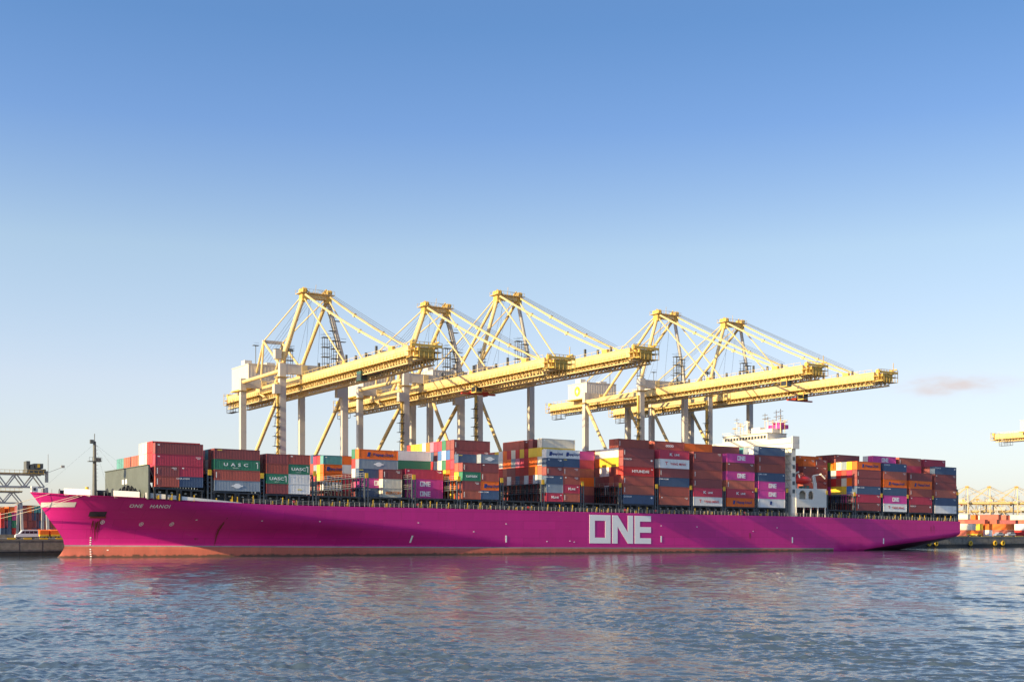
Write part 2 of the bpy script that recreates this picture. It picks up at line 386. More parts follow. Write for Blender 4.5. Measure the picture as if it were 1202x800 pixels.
def make_container(x, y, z, L, H, c, logo, label, group, tilt=0.0, rz=0, marks=True):
    o = bpy.data.objects.new('shipping_container', container_mesh(L, H)); col.objects.link(o)
    o.location = (x, y, z); o.rotation_euler = (0, tilt, rz)
    for i in (0, 2): o.material_slots[i].link = 'OBJECT'; o.material_slots[i].material = M['C'+c]
    tag(o, label, 'container', group)
    items = list(LOGO[logo](L, H)) if logo else []
    if marks:
        rr = rnd.random()
        if not logo and c in 'mrbt' and rr < .7: items.append(('strip', .55, H*.5))
        elif logo == 'uasc': items.append(('strip', L-.6, H*.5))
        elif not logo and rr < .93: items.append(('tick', .9, H*.8))
        if not logo and rnd.random() < .35: items.append(('code', L-1.2, H*.82))
        if c in 'RcGn' and rnd.random() < .4: items.append(('tick', L-.8, H*.75))
    for me, lx, lz in items:
        nm = 'lettering'
        if isinstance(me, str): me = small_mesh(me, 2.6); nm = 'marking'
        link(nm, me, o, (lx, -.022, lz))
    return o

ORD = ['bottom','second','third','fourth','fifth','sixth','seventh','eighth']
ORDN = ['first','second','third','fourth','fifth','sixth','seventh','eighth','ninth','tenth','eleventh','twelfth','thirteenth','fourteenth','fifteenth','sixteenth','seventeenth','eighteenth','nineteenth','twentieth']
LOGOTXT = dict(one='white block letters', uasc='spaced white letters', hapag='blue lettering', yang='red lettering', kl='white lettering', hyundai='bold white lettering', cma='small white lettering', cosco='small white lettering', logo='white oval emblem', kmx='white lettering', ib='orange lettering', arcs='white rings', ylab='yellow label', ytop='yellow label', blue='small blue emblem')

# ------------------------------------------------------------------ hull form
ztop = lerp_tab([(0,16.9),(3.8,16.75),(12,15.95),(26,15.2),(40,14.5),(50,14.1),(59,13.8),(80,13.5),(105,13.37),(133,13.1),(165,12.7),(199,12.4),(224,12.2),(260,11.9),(285,11.4),(327,10.8),(336,10.65)])
zband = lambda s: 3.35 - .0088 * s
stem = lerp_tab([(-.2,9.4),(.87,11.3),(2.6,12.3),(4.8,11.9),(7.0,10.6),(9.6,8.6),(13.96,5.9),(16.75,3.8)])   # x of the stem at height z
base_h = lambda s: ztop(s) + 2.87
B2 = 22.8
def shape(x, p=1.6):
    x = min(max(x, 0), 1); return 1 - (1 - x) ** p
def halfb(s, tau):
    z = ztop(s) + (zband(s) - ztop(s)) * tau
    s0 = stem(max(z, -.2)); Lr = 42 + 84 * min(tau, 1.0)
    if s <= s0: return 0.0
    return B2 * shape((s - s0) / (Lr + 4), 1.65 + 1.7*(lambda q: 1 - q*q*(3-2*q))(min(tau/.75, 1)))
def hull_t(s, z):
    """near-side t of the hull skin at station s and height z"""
    tau = (ztop(s) - z) / (ztop(s) - zband(s)); return B2 - halfb(s, tau)
zk = lerp_tab([(255,-4),(268,-1.6),(279,.86),(292,2.6),(308,4.1),(325,5.4),(335.4,6.4)])
zc = lerp_tab([(255,-6),(290,-3),(312,-1.0),(322,0),(335.4,2.6)])
LS = 335.4
wst = lambda s: min(max((s-268)/16, 0), 1)
ship = thing('container_ship', 'long magenta container ship moored along the quay with white lettering on its side', 'ship')
def build_hull():
    mb = MB(); mb.sm = True
    qs = [0, .25, .5, 1, 1.6, 2.4, 3.4, 4.6, 6, 8, 10, 12.5, 15, 18, 21, 24, 27, 30, 34, 38, 42, 46, 50, 55, 60, 66, 72, 78, 84, 90, 97, 104, 112, 120, 128, 136, 145, 160, 180, 200, 220, 240, 255, 262, 268, 274, 279, 285, 292, 300, 308, 316, 325, 331, 335.4-3.8]
    qs = [q/(335.4-3.8) if q < 331 or q == 335.4-3.8 else q/(335.4-3.8) for q in qs]
    qs = sorted(set(min(q, 1) for q in qs))
    NT = 18
    taus = [k/NT for k in range(NT+1)]
    def ring(side):
        rows = []
        for q in qs:
            colv = []
            # iterate to find s for each tau so that bow columns follow the stem
            for tau in taus:
                s = 10.
                for _ in range(12):
                    z = ztop(s) + (zband(s)-ztop(s))*tau
                    s0 = stem(z); s = s0 + (LS - s0) * q
                z = ztop(s) + (zband(s)-ztop(s))*tau
                hb = halfb(s, tau)
                if s > 255:
                    k_, c_ = zk(s), zc(s); w_ = wst(s); tk = 1 - .45*w_
                    zb_ = zband(s)*(1-w_) + k_*w_; ze_ = zband(s)*(1-w_) + max(c_, -3)*w_
                    z = ztop(s) + (zb_ - ztop(s))*(tau/tk) if tau <= tk else zb_ + (ze_ - zb_)*((tau-tk)/(1-tk))
                    if z < k_:
                        f = (k_ - z)/(k_ - c_); hb = B2 * math.sqrt(max(0, 1 - min(f,1)**1.9))
                colv.append((s, B2 + side*hb, z, hb))
            # below the band
            s, y, z, hb = colv[-1]
            sb = s
            for dz in (-.32, -1.2, -2.4, -4.2, -6):
                if sb > 255:
                    w_ = wst(sb); z2 = z + dz*(1-w_) + dz*.02*w_; k_, c_ = zk(sb), zc(sb); hb2 = B2
                    if z2 < k_: hb2 = B2 * math.sqrt(max(0, 1 - min((k_-z2)/(k_-c_),1)**1.9))
                    colv.append((s, B2 + side*hb2, z2, hb2)); continue
                zz = z + dz if dz > -1 else zband(s) + dz
                s0 = stem(max(zz, -.2)) - (1.6 if zz < -1 else 0); s2 = s0 + (LS - s0)*q
                hb2 = B2*shape((s2 - 12.3)/(130), 1.75) if q > 0 else 0
                if zz < 1.6 and q > 0:
                    hb2 = max(hb2, min(2.2, (1.6-zz)*1.0) * math.sqrt(max(0, min(1, (s2-s0)/3.0))))
                if zz < -1.5: hb2 *= .985
                colv.append((s2, B2 + side*hb2, zz, hb2))
            rows.append(colv)
        return rows
    for side in (-1, 1):
        g = ring(side); nc = len(g[0]); b = len(mb.v)
        mb.v += [tuple(p[:3]) for r_ in g for p in r_]
        for i in range(len(g)-1):
            for j in range(nc-1):
                q0 = (b+i*nc+j, b+i*nc+j+1, b+(i+1)*nc+j+1, b+(i+1)*nc+j)
                if side > 0: q0 = q0[::-1]
                zm = (g[i][j][2] + g[i][j+1][2] + g[i+1][j][2] + g[i+1][j+1][2]) / 4; sm_ = (g[i][j][0]+g[i+1][j][0])/2
                mi = 0
                if j >= NT: mi = 1
                if j == NT: mi = 2
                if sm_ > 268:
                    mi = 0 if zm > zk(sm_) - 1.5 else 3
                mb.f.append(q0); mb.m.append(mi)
        if side < 0: near = g
        else: far = g
    # transom
    la = near[-1]; lb = far[-1]
    b = len(mb.v); mb.v += [p[:3] for p in la] + [p[:3] for p in lb]; n = len(la)
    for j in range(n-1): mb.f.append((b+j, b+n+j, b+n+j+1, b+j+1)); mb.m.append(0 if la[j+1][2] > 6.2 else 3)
    # deck sheet
    b = len(mb.v)
    for i in range(len(near)): mb.v += [(near[i][0][0], near[i][0][1], near[i][0][2]-.35), (far[i][0][0], far[i][0][1], far[i][0][2]-.35)]
    for i in range(len(near)-1): mb.f.append((b+2*i, b+2*i+2, b+2*i+3, b+2*i+1)); mb.m.append(4)
    o = mb.obj('hull', [M['hull'], M['boot'], M['band'], M['under'], M['deck']], ship)
    for p in o.data.polygons:
        if p.material_index == 4: p.use_smooth = False
    return near
near = build_hull()

def patch(name, s0, s1, zf0, zf1, mt, n=24, off=.05, parent=None, m=6):
    """a painted or plated band that follows the near hull skin"""
    mb = MB(); vs = []; fs = []
    for i in range(n+1):
        s = s0 + (s1-s0)*i/n
        a_, b_ = zf0(s), zf1(s)
        for j in range(m+1):
            z = a_ + (b_-a_)*j/m; vs.append((s, hull_t(s, z)-off, z))
    for i in range(n):
        for j in range(m):
            k = i*(m+1)+j; fs.append((k, k+m+1, k+m+2, k+1))
    mb.add(vs, fs); mb.sm = True
    return mb.obj(name, M[mt], parent or ship)

# white bulwark strips at the forecastle
def bulwark(s0, s1, h0, h1, nm='bulwark'):
    mb = MB(); n = 20
    for i in range(n):
        a_ = s0+(s1-s0)*i/n; b_ = s0+(s1-s0)*(i+1)/n
        ha = h0+(h1-h0)*i/n; hb = h0+(h1-h0)*(i+1)/n
        pa = hull_t(a_, ztop(a_)); pb = hull_t(b_, ztop(b_))
        mb.add([(a_,pa+.02,ztop(a_)-.05),(b_,pb+.02,ztop(b_)-.05),(b_,pb+.02,ztop(b_)+hb),(a_,pa+.02,ztop(a_)+ha),
                (a_,pa+.35,ztop(a_)-.05),(b_,pb+.35,ztop(b_)-.05),(b_,pb+.35,ztop(b_)+hb),(a_,pa+.35,ztop(a_)+ha)],
               [(0,1,2,3),(7,6,5,4),(3,2,6,7),(0,3,7,4),(1,5,6,2)])
    return mb.obj(nm, M['hullwhite'], ship)
bulwark(27.5, 51.5, 1.35, .12)
for s0, s1, h in ((10.5, 15.6, 1.5), (20.6, 26.2, 1.5)):
    mb = MB()
    t0 = hull_t(s0, ztop(s0)) + .5; t1 = hull_t(s1, ztop(s1)) + .5
    mb.add([(s0,t0,ztop(s0)-.3),(s1,t1,ztop(s1)-.3),(s1,t1,ztop(s1)+h*.95),(s0,t0,ztop(s0)+h*.95),(s0,t0+.5,ztop(s0)-.3),(s1,t1+.5,ztop(s1)-.3),(s1,t1+.5,ztop(s1)+h),(s0,t0+.5,ztop(s0)+h)],
           [(0,1,2,3),(7,6,5,4),(3,2,6,7),(0,3,7,4),(1,5,6,2)])
    mb.obj('bulwark', M['hullwhite'], ship)
# white bar on the stem, anchor pocket, marks
patch('bow_stripe', 6.4, 13.4, lambda s: 12.9+.0*s, lambda s: 14.1, 'hullwhite', off=.07)
# anchor recess: frame + dark opening + ledge
patch('anchor_pocket', 16.9, 20.6, lambda s: 10.55, lambda s: 11.75, 'black', off=.09)
patch('anchor_ledge', 17.3, 20.8, lambda s: 10.1, lambda s: 10.5, 'rust', off=.35)
patch('rust_streak', 18.6, 19.4, lambda s: 5.4, lambda s: 10.0, 'rust', off=.045, n=4) if False else None
def hull_text(s, z, me_src, parent=ship, name='hull_lettering'):
    me = me_src.copy(); 
    for v in me.vertices:
        x, y, zz = v.co; ss = s + x; hz = z + zz - .0115*x
        v.co = (ss, hull_t(ss, hz) - .06 + y, hz)
    return link(name, me, parent)
hull_text(26.2, 13.1, text_mesh('ONE', 1.12, 1.15, .03, 'tw', 1.15))
hull_text(31.6, 13.0, text_mesh('HANOI', 1.12, 1.15, .03, 'tw', 1.15))
big = one_word(8.75, 23.9, 'tw', .03)
big = big.copy()
for v in big.vertices: v.co.z -= .0115 * v.co.x
link('hull_lettering', big, ship, (173.9, -.035, 7.42))
# little hull marks: tug arrows, draught figures, circles
def box_mark(s, z, w_, h_, mt='tw'):
    me_ = MB()
    me_.box(-w_/2, w_/2, -.02, .02, -h_/2, h_/2)
    mesh_ = me_.mesh('hull_mark', M[mt]); 
    hull_text(s, z, mesh_, name='hull_mark')
def ring_mark(s, z):
    me_ = MB(); n = 14
    for k in range(n):
        a0, a1 = 2*math.pi*k/n, 2*math.pi*(k+1)/n
        me_.add([(r*math.cos(a), -.02, r*math.sin(a)) for r, a in ((.5,a0),(.5,a1),(.36,a1),(.36,a0))], [(0,1,2,3)])
    me_.box(-.06,.06,-.02,.02,-.3,.3); me_.box(-.3,.3,-.021,.021,-.05,.05)
    hull_text(s, z, me_.mesh('hull_mark', M['tw']), name='hull_mark')
from_u = lambda u: ((307*(math.sin(YAW)+(u-601)/1443*math.cos(YAW))/(math.cos(YAW)-(u-601)/1443*math.sin(YAW))) + CX)
for u_, z_ in ((486,4.6),(594,4.6),(776,4.4),(930,3.9),(1037,3.4)):
    box_mark(from_u(u_), z_, .5, 2.0)
for u_, z_ in ((240,9.7),(311,9.5),(376,9.4),(491,9.2),(594,9.0),(776,8.6),(818,8.3),(556,6.7),(642,3.8),(669,3.9),(674,3.6),(884,6.9),(912,8.1),(150,1.9),(222,1.9)):
    box_mark(from_u(u_), z_, .42, .22)
for u_, z_ in ((178,8.6),(211,8.6),(121,9.1)):
    s_ = from_u(u_)+ (1.2 if u_>150 else 4); 
    ring_mark(s_, z_)
for k in range(9):                      # draught figures at the bow
    sx_ = 18.3; box_mark(sx_, 5.1 - k*.6, .35, .28)
for u_ in (240, 640, 930):
    pass
# rust stain and scrapes as flat wear on the skin
def stain(s, z, w_, h_, mt='rust', n=10, seed=1):
    r_ = random.Random(seed); mb = MB()
    for k in range(n):
        a_ = s + (r_.random()-.5)*w_; l = h_*(.3+.7*r_.random()); ww = .04+.10*r_.random(); z0 = z - r_.random()*h_*.25
        vs = []
        for i in range(5):
            zz = z0 - l*i/4; wv = ww*(1-.8*i/4)
            vs += [(a_-wv, hull_t(a_, zz)-.045, zz), (a_+wv, hull_t(a_, zz)-.045, zz)]
        mb.add(vs, [(2*i, 2*i+2, 2*i+3, 2*i+1) for i in range(4)])
    return mb.obj('rust_stain', M[mt], ship)
stain(18.9, 10.1, 2.6, 5.2, n=16, seed=3); stain(48.5, 10.5, .6, 9, n=5, seed=5); stain(44, 5.0, 1.2, .7, n=6, seed=8)
stain(228, 6.4, .5, 3.0, n=4, seed=9); stain(320, 9.5, 3, 4, n=5, seed=12)

# ------------------------------------------------------------------ deck edge: rail, coamings, supports
BAYS = [('A',29.2),('B',44.3),('C',58.3),('X',73.0),('D',88.3),('E',102.9),('F',117.4),('Y',131.8),('G',146.3),('Z',160.7),('H',175.1),('I',189.6),('J',203.7),('K',218.0),('L',232.1),('W',265.5),('M',279.5),('N',293.4),('O',307.4),('P',321.3)]
BS = dict(BAYS)
mb = MB()
s = 52.0
while s < 334:
    z = ztop(s); mb.box(s-.05, s+.05, .12, .22, z-.05, z+1.15); s += 1.5
for z_ in (.4, .78, 1.15):
    s = 52.0
    while s < 333:
        mb.bar((s,.17,ztop(s)+z_), (s+12,.17,ztop(min(s+12,335))+z_), .055); s += 12
mb.obj('railing', M['rail'], ship)
mb = MB()
for s in (6, 8, 9.5, 17, 18.5, 27.0):
    t_ = hull_t(s, ztop(s))+.25; mb.box(s-.05, s+.05, t_, t_+.1, ztop(s)-.1, ztop(s)+1.0)
mb.obj('railing', M['rail'], ship)
for nme, s0 in BAYS:
    cm = MB(); s1 = s0 + 12.2
    zb0, zb1 = base_h(s0), base_h(s1)
    t0 = 2.0 if s0 > 40 else 3.4
    cm.add([(s0-.6,t0,ztop(s0)-.4),(s1+.5,t0,ztop(s1)-.4),(s1+.5,t0,zb1-.55),(s0-.6,t0,zb0-.55),
            (s0-.6,45.6-t0,ztop(s0)-.4),(s1+.5,45.6-t0,ztop(s1)-.4),(s1+.5,45.6-t0,zb1-.55),(s0-.6,45.6-t0,zb0-.55)],
           [(0,1,2,3),(5,4,7,6),(3,2,6,7),(0,3,7,4),(1,5,6,2)])
    cm.obj('hatch_coaming', M['black'], ship)
    hc = MB()
    hc.add([(s0-.3,.35,zb0-.52),(s1+.2,.35,zb1-.52),(s1+.2,.35,zb1-.06),(s0-.3,.35,zb0-.06),
            (s0-.3,45.2,zb0-.52),(s1+.2,45.2,zb1-.52),(s1+.2,45.2,zb1-.06),(s0-.3,45.2,zb0-.06)],
           [(0,1,2,3),(5,4,7,6),(3,2,6,7),(0,3,7,4),(1,5,6,2),(4,5,1,0)])
    h_ = hc.obj('hatch_cover', M['black'], ship)
    sp = MB()
    for q in (0, 3.0, 5.7, 6.5, 9.2, 12.0):
        ss = s0+q; sp.box(ss-.22, ss+.22, .4, .8, ztop(ss)-.3, base_h(ss)-.5)
        if q in (0, 5.7, 6.5, 12.0): sp.box(ss-.3, ss+.3, .3, .95, base_h(ss)-.9, base_h(ss)-.53)
    sp.obj('pedestal', M['black'], ship)
    yl = MB()
    for q in (rnd.uniform(.5,2), rnd.uniform(4,6), 6.2, rnd.uniform(8,11)):
        ss = s0+q; yl.box(ss-.12, ss+.12, .3, .4, ztop(ss)-.2, ztop(ss)+rnd.uniform(.8,2.2)); yl.box(ss-.5,ss+.1,.5,.9,ztop(ss)-.2,ztop(ss)+rnd.uniform(.4,1.0))
    yl.obj('yellow_fitting', M['yellow'], ship)
    lt = MB()
    for q in (1.6, 4.6, 8.1, 10.8): lt.box(s0+q-.28, s0+q+.28, 1.75, 2.0, base_h(s0+q)-1.35, base_h(s0+q)-1.05)
    lt.obj('deck_lamp', M['white'], ship)
rr_ = MB()
for s in (66, 103, 140, 176, 188, 226, 250): rr_.tube((s,.3,ztop(s)+.9),(s,.42,ztop(s)+.9),.38,10)
rr_.obj('lifebuoy_rack', M['boatorange'], ship)

# lashing bridges
def lashing_bridge(sx, tall=5.4, w_=1.3, ts=(0.5, 45.1), rows=18, label=None):
    z0 = ztop(sx); zb = base_h(sx); zt = zb + tall
    root = MB(); root.box(sx-w_/2, sx+w_/2, ts[0], ts[1], zb+tall*.47-.12, zb+tall*.47+.08); root.box(sx-w_/2, sx+w_/2, ts[0]-.1, ts[1], zt-.2, zt)
    br = root.obj('lashing_bridge', M['steel'], ship)
    po = MB()
    for k in range(rows+1):
        t_ = ts[0]+ .15 + (ts[1]-ts[0]-.3)*k/rows
        for dx in (-w_/2+.12, w_/2-.12): po.box(sx+dx-.13, sx+dx+.13, t_-.16, t_+.16, z0-.3, zt-.02)
    for k in range(0, rows, 1):
        t_ = ts[0]+.15+(ts[1]-ts[0]-.3)*k/rows; t2 = t_+(ts[1]-ts[0])/rows
        if k % 3 == 0: po.bar((sx-w_/2+.1,t_,zb+.2),(sx-w_/2+.1,t2,zb+tall*.45),.13); po.bar((sx-w_/2+.1,t2,zb+tall*.5),(sx-w_/2+.1,t_,zt-.2),.13)
    po.obj('post', M['black'], br)
    pl = MB(); pl.box(sx-w_/2-.02, sx-w_/2+.34, ts[0]-.15, ts[0]+.12, z0-.2, zt+.1); pl.box(sx+w_/2-.34, sx+w_/2+.02, ts[0]-.15, ts[0]+.12, z0-.2, zt+.1)
    for z_ in (zb-.8, zb+.9, zb+tall*.47, zb+tall*.75): pl.box(sx-w_/2+.35, sx+w_/2-.35, ts[0]-.05, ts[0]+.1, z_, z_+.16)
    pl.obj('side_frame', M['steel'], br)
    ra = MB()
    for z_ in (zt+.55, zt+1.1, zb+tall*.47+.6, zb+tall*.47+1.1): ra.bar((sx-w_/2,ts[0],z_),(sx-w_/2,ts[1],z_),.05); 
    for k in range(rows*1+1):
        t_ = ts[0]+(ts[1]-ts[0])*k/rows; ra.box(sx-w_/2-.03, sx-w_/2+.03, t_-.03, t_+.03, zt, zt+1.1)
    ra.obj('guard_rail', M['rail'], br)
    yb = MB(); yb.box(sx-.45, sx+.45, ts[0]-.3, ts[0]-.16, zt-.35, zt+1.05); yb.obj('yellow_box', M['yellow'], br)
    return br
for i, (nme, s0) in enumerate(BAYS):
    if nme in 'A': continue
    lashing_bridge(s0-1.15, tall=(4.2 if nme in 'BC' else 5.4))
for sx in (85.9+.0, 245.3, 334.2): 
    if sx != 85.9: lashing_bridge(sx, tall=5.6 if sx < 300 else 7.4)
# breakwater screen
mb = MB(); mb.box(27.75, 28.05, 1.2, 44.4, 14.8, 23.45)
scr = mb.obj('breakwater_screen', M['screen'], ship)
mb = MB()
for k in range(15): t_ = 1.5+k*3.04; mb.box(28.05, 28.3, t_-.09, t_+.09, 15, 23.3)
mb.box(27.5, 27.77, 1.2, 44.4, 23.3, 23.5)
mb.obj('stiffener', M['screen'], scr)
mb = MB(); mb.box(27.70, 27.748, 21.2, 23.2, 19.2, 20.5); mb.box(27.70, 27.748, 24.2, 26.2, 19.2, 20.5); mb.obj('marking', M['hullwhite'], scr)
mb = MB()
for k in range(9): 
    t_ = 2+k*5.2; mb.bar((28.05,t_,23.2),(31.2,t_,15.2),.25)
mb.obj('brace', M['screen'], scr)
# foremast
mb = MB(); mb.tube((19.8,22.8,15.2),(19.8,22.8,30.2),.62,12,0,.38); mb.tube((19.8,22.8,30.2),(19.8,22.8,32.2),.1,6)
mb.sm = False
ms = mb.obj('foremast', M['mast'], ship)
mb = MB(); mb.box(18.2,21.4,21.6,24,24.9,25.05); mb.box(18.6,19.5,22.2,23,29.6,30.6); mb.box(19.9,21.3,22,23.6,25.05,25.9)
for x_ in (18.2,19,19.8,20.6,21.4): mb.box(x_-.03,x_+.03,21.6,21.66,25,26)
mb.bar((18.2,21.63,26),(21.4,21.63,26),.05); mb.obj('platform', M['mast'], ms)
mb = MB()
for z_ in (20,21,22,23,24,26,27,28,29): mb.box(20.25,20.7,22.7,22.8,z_,z_+.06)
mb.obj('ladder', M['mast'], ms)
mb = MB()
for e_ in ((6.5,22.8,17.3),(27,10,16.0),(27,36,16.0),(27.8,22.8,23.5)): mb.bar((19.8,22.8,29.6),e_,.02)
mb.obj('stay_wire', M['cable'], ms)
# winches, bollards, gear on the forecastle
for (x_, t_, k) in ((24.3, 17, 1.2), (22.3, 26, 1.3), (25.2, 9, 1.0), (14, 18, .9), (12.4, 24.5, .9)):
    mb = MB(); z_ = ztop(x_)-.3
    mb.tube((x_-1.1*k,t_,z_+1.3*k),(x_+1.1*k,t_,z_+1.3*k),.62*k,12); mb.tube((x_-1.2*k,t_,z_+1.3*k),(x_-1.05*k,t_,z_+1.3*k),1.05*k,14); mb.tube((x_+1.05*k,t_,z_+1.3*k),(x_+1.2*k,t_,z_+1.3*k),1.05*k,14)
    mb.box(x_-1.5*k,x_+1.5*k,t_-.9*k,t_+.9*k,z_,z_+.45); mb.box(x_+1.25*k,x_+2.1*k,t_-.5*k,t_+.5*k,z_,z_+1.5*k)
    mb.obj('mooring_winch', M['black'], ship)
mb = MB()
for k in range(16): 
    x_ = 21.5+k*.35; t_ = 8+ (k%3)*.5
    mb.bar((x_,t_,ztop(x_)+.3),(x_+.8,t_+.4,ztop(x_)+1.6+1.5*math.sin(k/15*math.pi)),.26)
    mb.bar((x_+.8,t_+.4,ztop(x_)+1.4+1.6*math.sin(k/15*math.pi)),(x_+1.5,t_,ztop(x_)+.9),.22)
mb.obj('covered_gear', M['black'], ship)
mb = MB(); mb.tube((15.4,12,16.2),(15.4,12,17.9),.42,10); mb.tube((15.4,12,17.0),(15.4,12,17.4),.62,10); mb.obj('vent', M['yellow'], ship)
mb = MB(); mb.box(4.1,5.6,22.0,23.6,16.7,18.2); mb.obj('bow_platform', M['hullwhite'], ship)
mb = MB(); mb.box(4.05,4.1,22.5,23.1,17.1,17.8); mb.box(4.5,5.1,21.96,22.0,17.1,17.8); mb.obj('fairlead', M['black'], ship)
# mooring lines from the bow
def sag(p, q, d, n=14):
    p = Vector(p); q = Vector(q); return [p.lerp(q, i/n) - Vector((0,0,4*d*(i/n)*(1-i/n))) for i in range(n+1)]
for p, q, d in (((13.2, hull_t(13.2,15.7)-.05, 15.75), (-30, 50.5, 5.3), 1.0), ((7.6, hull_t(7.6,16.2)-.05, 16.2), (-36, 50.5, 5.3), 1.2), ((14.0, hull_t(14,15.6)-.05, 15.65), (-24, 50.5, 5.3), 1.2)):
    pts = sag(p, q, d); mb = MB()
    for i in range(len(pts)-1): mb.tube(pts[i], pts[i+1], .06, 6)
    tag(mb.obj('mooring_line', M['rope']), {13.2:'pale mooring rope from the bow fairlead, middle of the three', 7.6:'pale mooring rope nearest the tip of the bow', 14.0:'pale mooring rope farthest aft of the bow ropes'}[p[0]], 'rope', 'mooring lines at the bow')

# ------------------------------------------------------------------ deckhouse
dh = MB()
dh.box(248.2, 257.5, 15, 31, 11.5, 35.5)
house = dh.obj('deckhouse', M['white'], ship)
mb = MB()                                                     # near wall strip below the wing
mb.box(247.6, 249.5, .5, 4.0, 11.5, 35.6)
mb.prism([(4.0,35.4),(9,35.4),(6,34.4),(4.0,32.0)][::-1], 'x', 247.7, 249.4)
mb.obj('side_tower', M['white'], house)
mb = MB()
for z_ in (20, 22.8, 25.6, 28.4, 31.2): 
    mb.box(248.0, 249.1, .42, .5, z_, z_+1.3)
mb.obj('opening', M['mast'], house)
mb = MB()
for z_ in (19, 21.8, 24.6, 27.4, 30.2, 33): mb.box(247.0, 247.6, .6, 3.2, z_, z_+.12); mb.bar((247.2,.7,z_+.1),(247.2,3.2,z_+2.8),.12); mb.bar((247.05,.65,z_+1.1),(247.05,3.2,z_+1.1),.06)
mb.obj('stairway', M['rail'], house)
mb = MB()                                                     # bridge wings across the full beam
mb.box(246.6, 250.2, -.3, 45.9, 37.2, 39.0); mb.box(246.9, 250.0, -.1, 45.7, 35.5, 37.2)
br = mb.obj('bridge_wing', M['white'], ship)
mb = MB(); mb.box(246.9, 250.1, -.7, -.1, 35.2, 39.5); mb.box(247.5,249.6,-.75,-.72,37.3,38.5); mb.obj('wing_end', M['white'], br)
mb = MB(); mb.box(246.8, 256, 11.5, 34.5, 39.0, 41.4); wh = mb.obj('wheelhouse', M['white'], ship)
for k in range(14):
    t_ = 12.2+k*1.56; mb = MB(); mb.box(246.74, 246.86, t_, t_+1.15, 39.6, 40.6); mb.obj('window', M['window'], wh)
mb = MB(); mb.box(246.4, 256.2, 11.2, 34.8, 41.4, 41.55)
for k in range(17): t_ = 11.4+k*1.45; mb.box(246.5,246.56,t_-.03,t_+.03,41.5,42.6)
mb.box(246.5,246.56,11.3,34.7,42.55,42.62); mb.box(246.5,246.56,11.3,34.7,42.0,42.05); mb.obj('roof_rail', M['white'], wh)
mb = MB(); mb.box(248.5, 253.5, 10.8, 17.5, 41.55, 43.0); mb.obj('monkey_island', M['white'], wh)
mb = MB(); mb.box(251, 255, 9.5, 15.5, 43.0, 44.4); mb.box(251.5, 254, 10.5, 13.5, 44.4, 45.2); mb.obj('radar_house', M['CM'], wh)
mb = MB(); mb.box(249, 251.5, 17.5, 22, 41.5, 43.8); mb.obj('mast_base', M['white'], wh)
for (x_, t_, h_, r_) in ((249,29.5,50.4,.12),(249.5,28.2,48.6,.08),(250,27.4,48.0,.2),(249,24,49.0,.35),(250,16,51.2,.09),(250,14.6,49.8,.18),(251,11.4,52.0,.14),(251,9.3,52.2,.16),(250,8.2,49.2,.1),(249.5,31,47,.08),(250.5,12.6,48.7,.09),(251,7.2,48.2,.08)):
    mb = MB(); h_ -= 2.4; mb.tube((x_,t_,41.4),(x_,t_,h_),r_,8)
    mb.box(x_-.5,x_+.5,t_-.9,t_+.9,h_*.6+43.6*.4,h_*.6+43.6*.4+.12); mb.box(x_-.1,x_+.1,t_-1.3,t_+1.3,h_*.85+43.6*.15,h_*.85+43.6*.15+.15)
    mb.obj('antenna', M['white'] if r_ > .11 else M['ochre'], wh)
# accommodation block at deck edge with arched openings, lifeboat above
mb = MB()
zt_, zl_ = 21.6, 14.9
z0_ = 15.2
x0, x1 = 249.5, 264.2
# outer plate with three arched openings (built from an outline with notches)
mb.box(x0, x1, .25, .55, z0_, 18.0); mb.box(x0, x1, .25, .55, 20.9, 21.7)
opn = [(251.0,254.2),(255.4,257.8)]
edges = [x0]+[v for o_ in opn for v in o_]+[x1]
for i in range(0, len(edges), 2): mb.box(edges[i], edges[i+1], .25, .55, 18.0, 20.9)
for a_, b_ in opn:
    for sg in (-1, 1):
        xx = a_ if sg < 0 else b_; mb.prism([(xx,20.9),(xx-sg*.0,19.8),(xx-sg*-1*0 + (-sg)*.35,20.5),(xx+(-sg)*.9,20.9)] if sg > 0 else [(xx,20.9),(xx+.9,20.9),(xx+.35,20.5),(xx,19.8)], 'y', .25, .55)
mb.box(x0, x1, .55, 4.5, z0_, z0_+.15); mb.box(x0, x1, .55, 4.5, 21.55, 21.7)
mb.box(x0, x1, 3.6, 3.9, z0_, 21.6)
for x_ in (249.6, 253.2, 256.6, 260.0, 263.6): mb.box(x_-.25+.25, x_+.3, .3, .7, 11.6, z0_)
acc = mb.obj('lifeboat_deck_block', M['white'], ship)
lb = MB(); n = 14; L0, L1 = 250.0, 258.0
prof = []
for i in range(n+1):
    q = i/n; r_ = math.sin(math.pi*min(max(q*.94+.03,0),1))**.42; prof.append((L0+(L1-L0)*q, r_))
m_ = 12; vs = []; fs = []
for x_, r_ in prof:
    for k in range(m_):
        an = 2*math.pi*k/m_; vs.append((x_, 1.9+1.5*r_*math.cos(an), 24.6+1.7*r_*math.sin(an)*(1 if math.sin(an) > 0 else .85)))
for i in range(n):
    for k in range(m_): fs.append((i*m_+k, (i+1)*m_+k, (i+1)*m_+(k+1)%m_, i*m_+(k+1)%m_))
fs += [tuple(range(m_)), tuple(n*m_+k for k in range(m_-1,-1,-1))]
lb.add(vs, fs); lb.sm = True
boat = lb.obj('lifeboat', M['boatorange'], ship, fix=True)
mb = MB(); mb.box(252.0, 254.4, .9, 2.9, 25.4, 26.3); mb.obj('cockpit', M['boatorange'], boat)
mb = MB(); mb.box(254.6, 256.0, .5, .6, 21.7, 22.7); mb.box(253.2,254.6,.9,2.8,21.7,22.6); mb.obj('cradle', M['greenm'], ship)
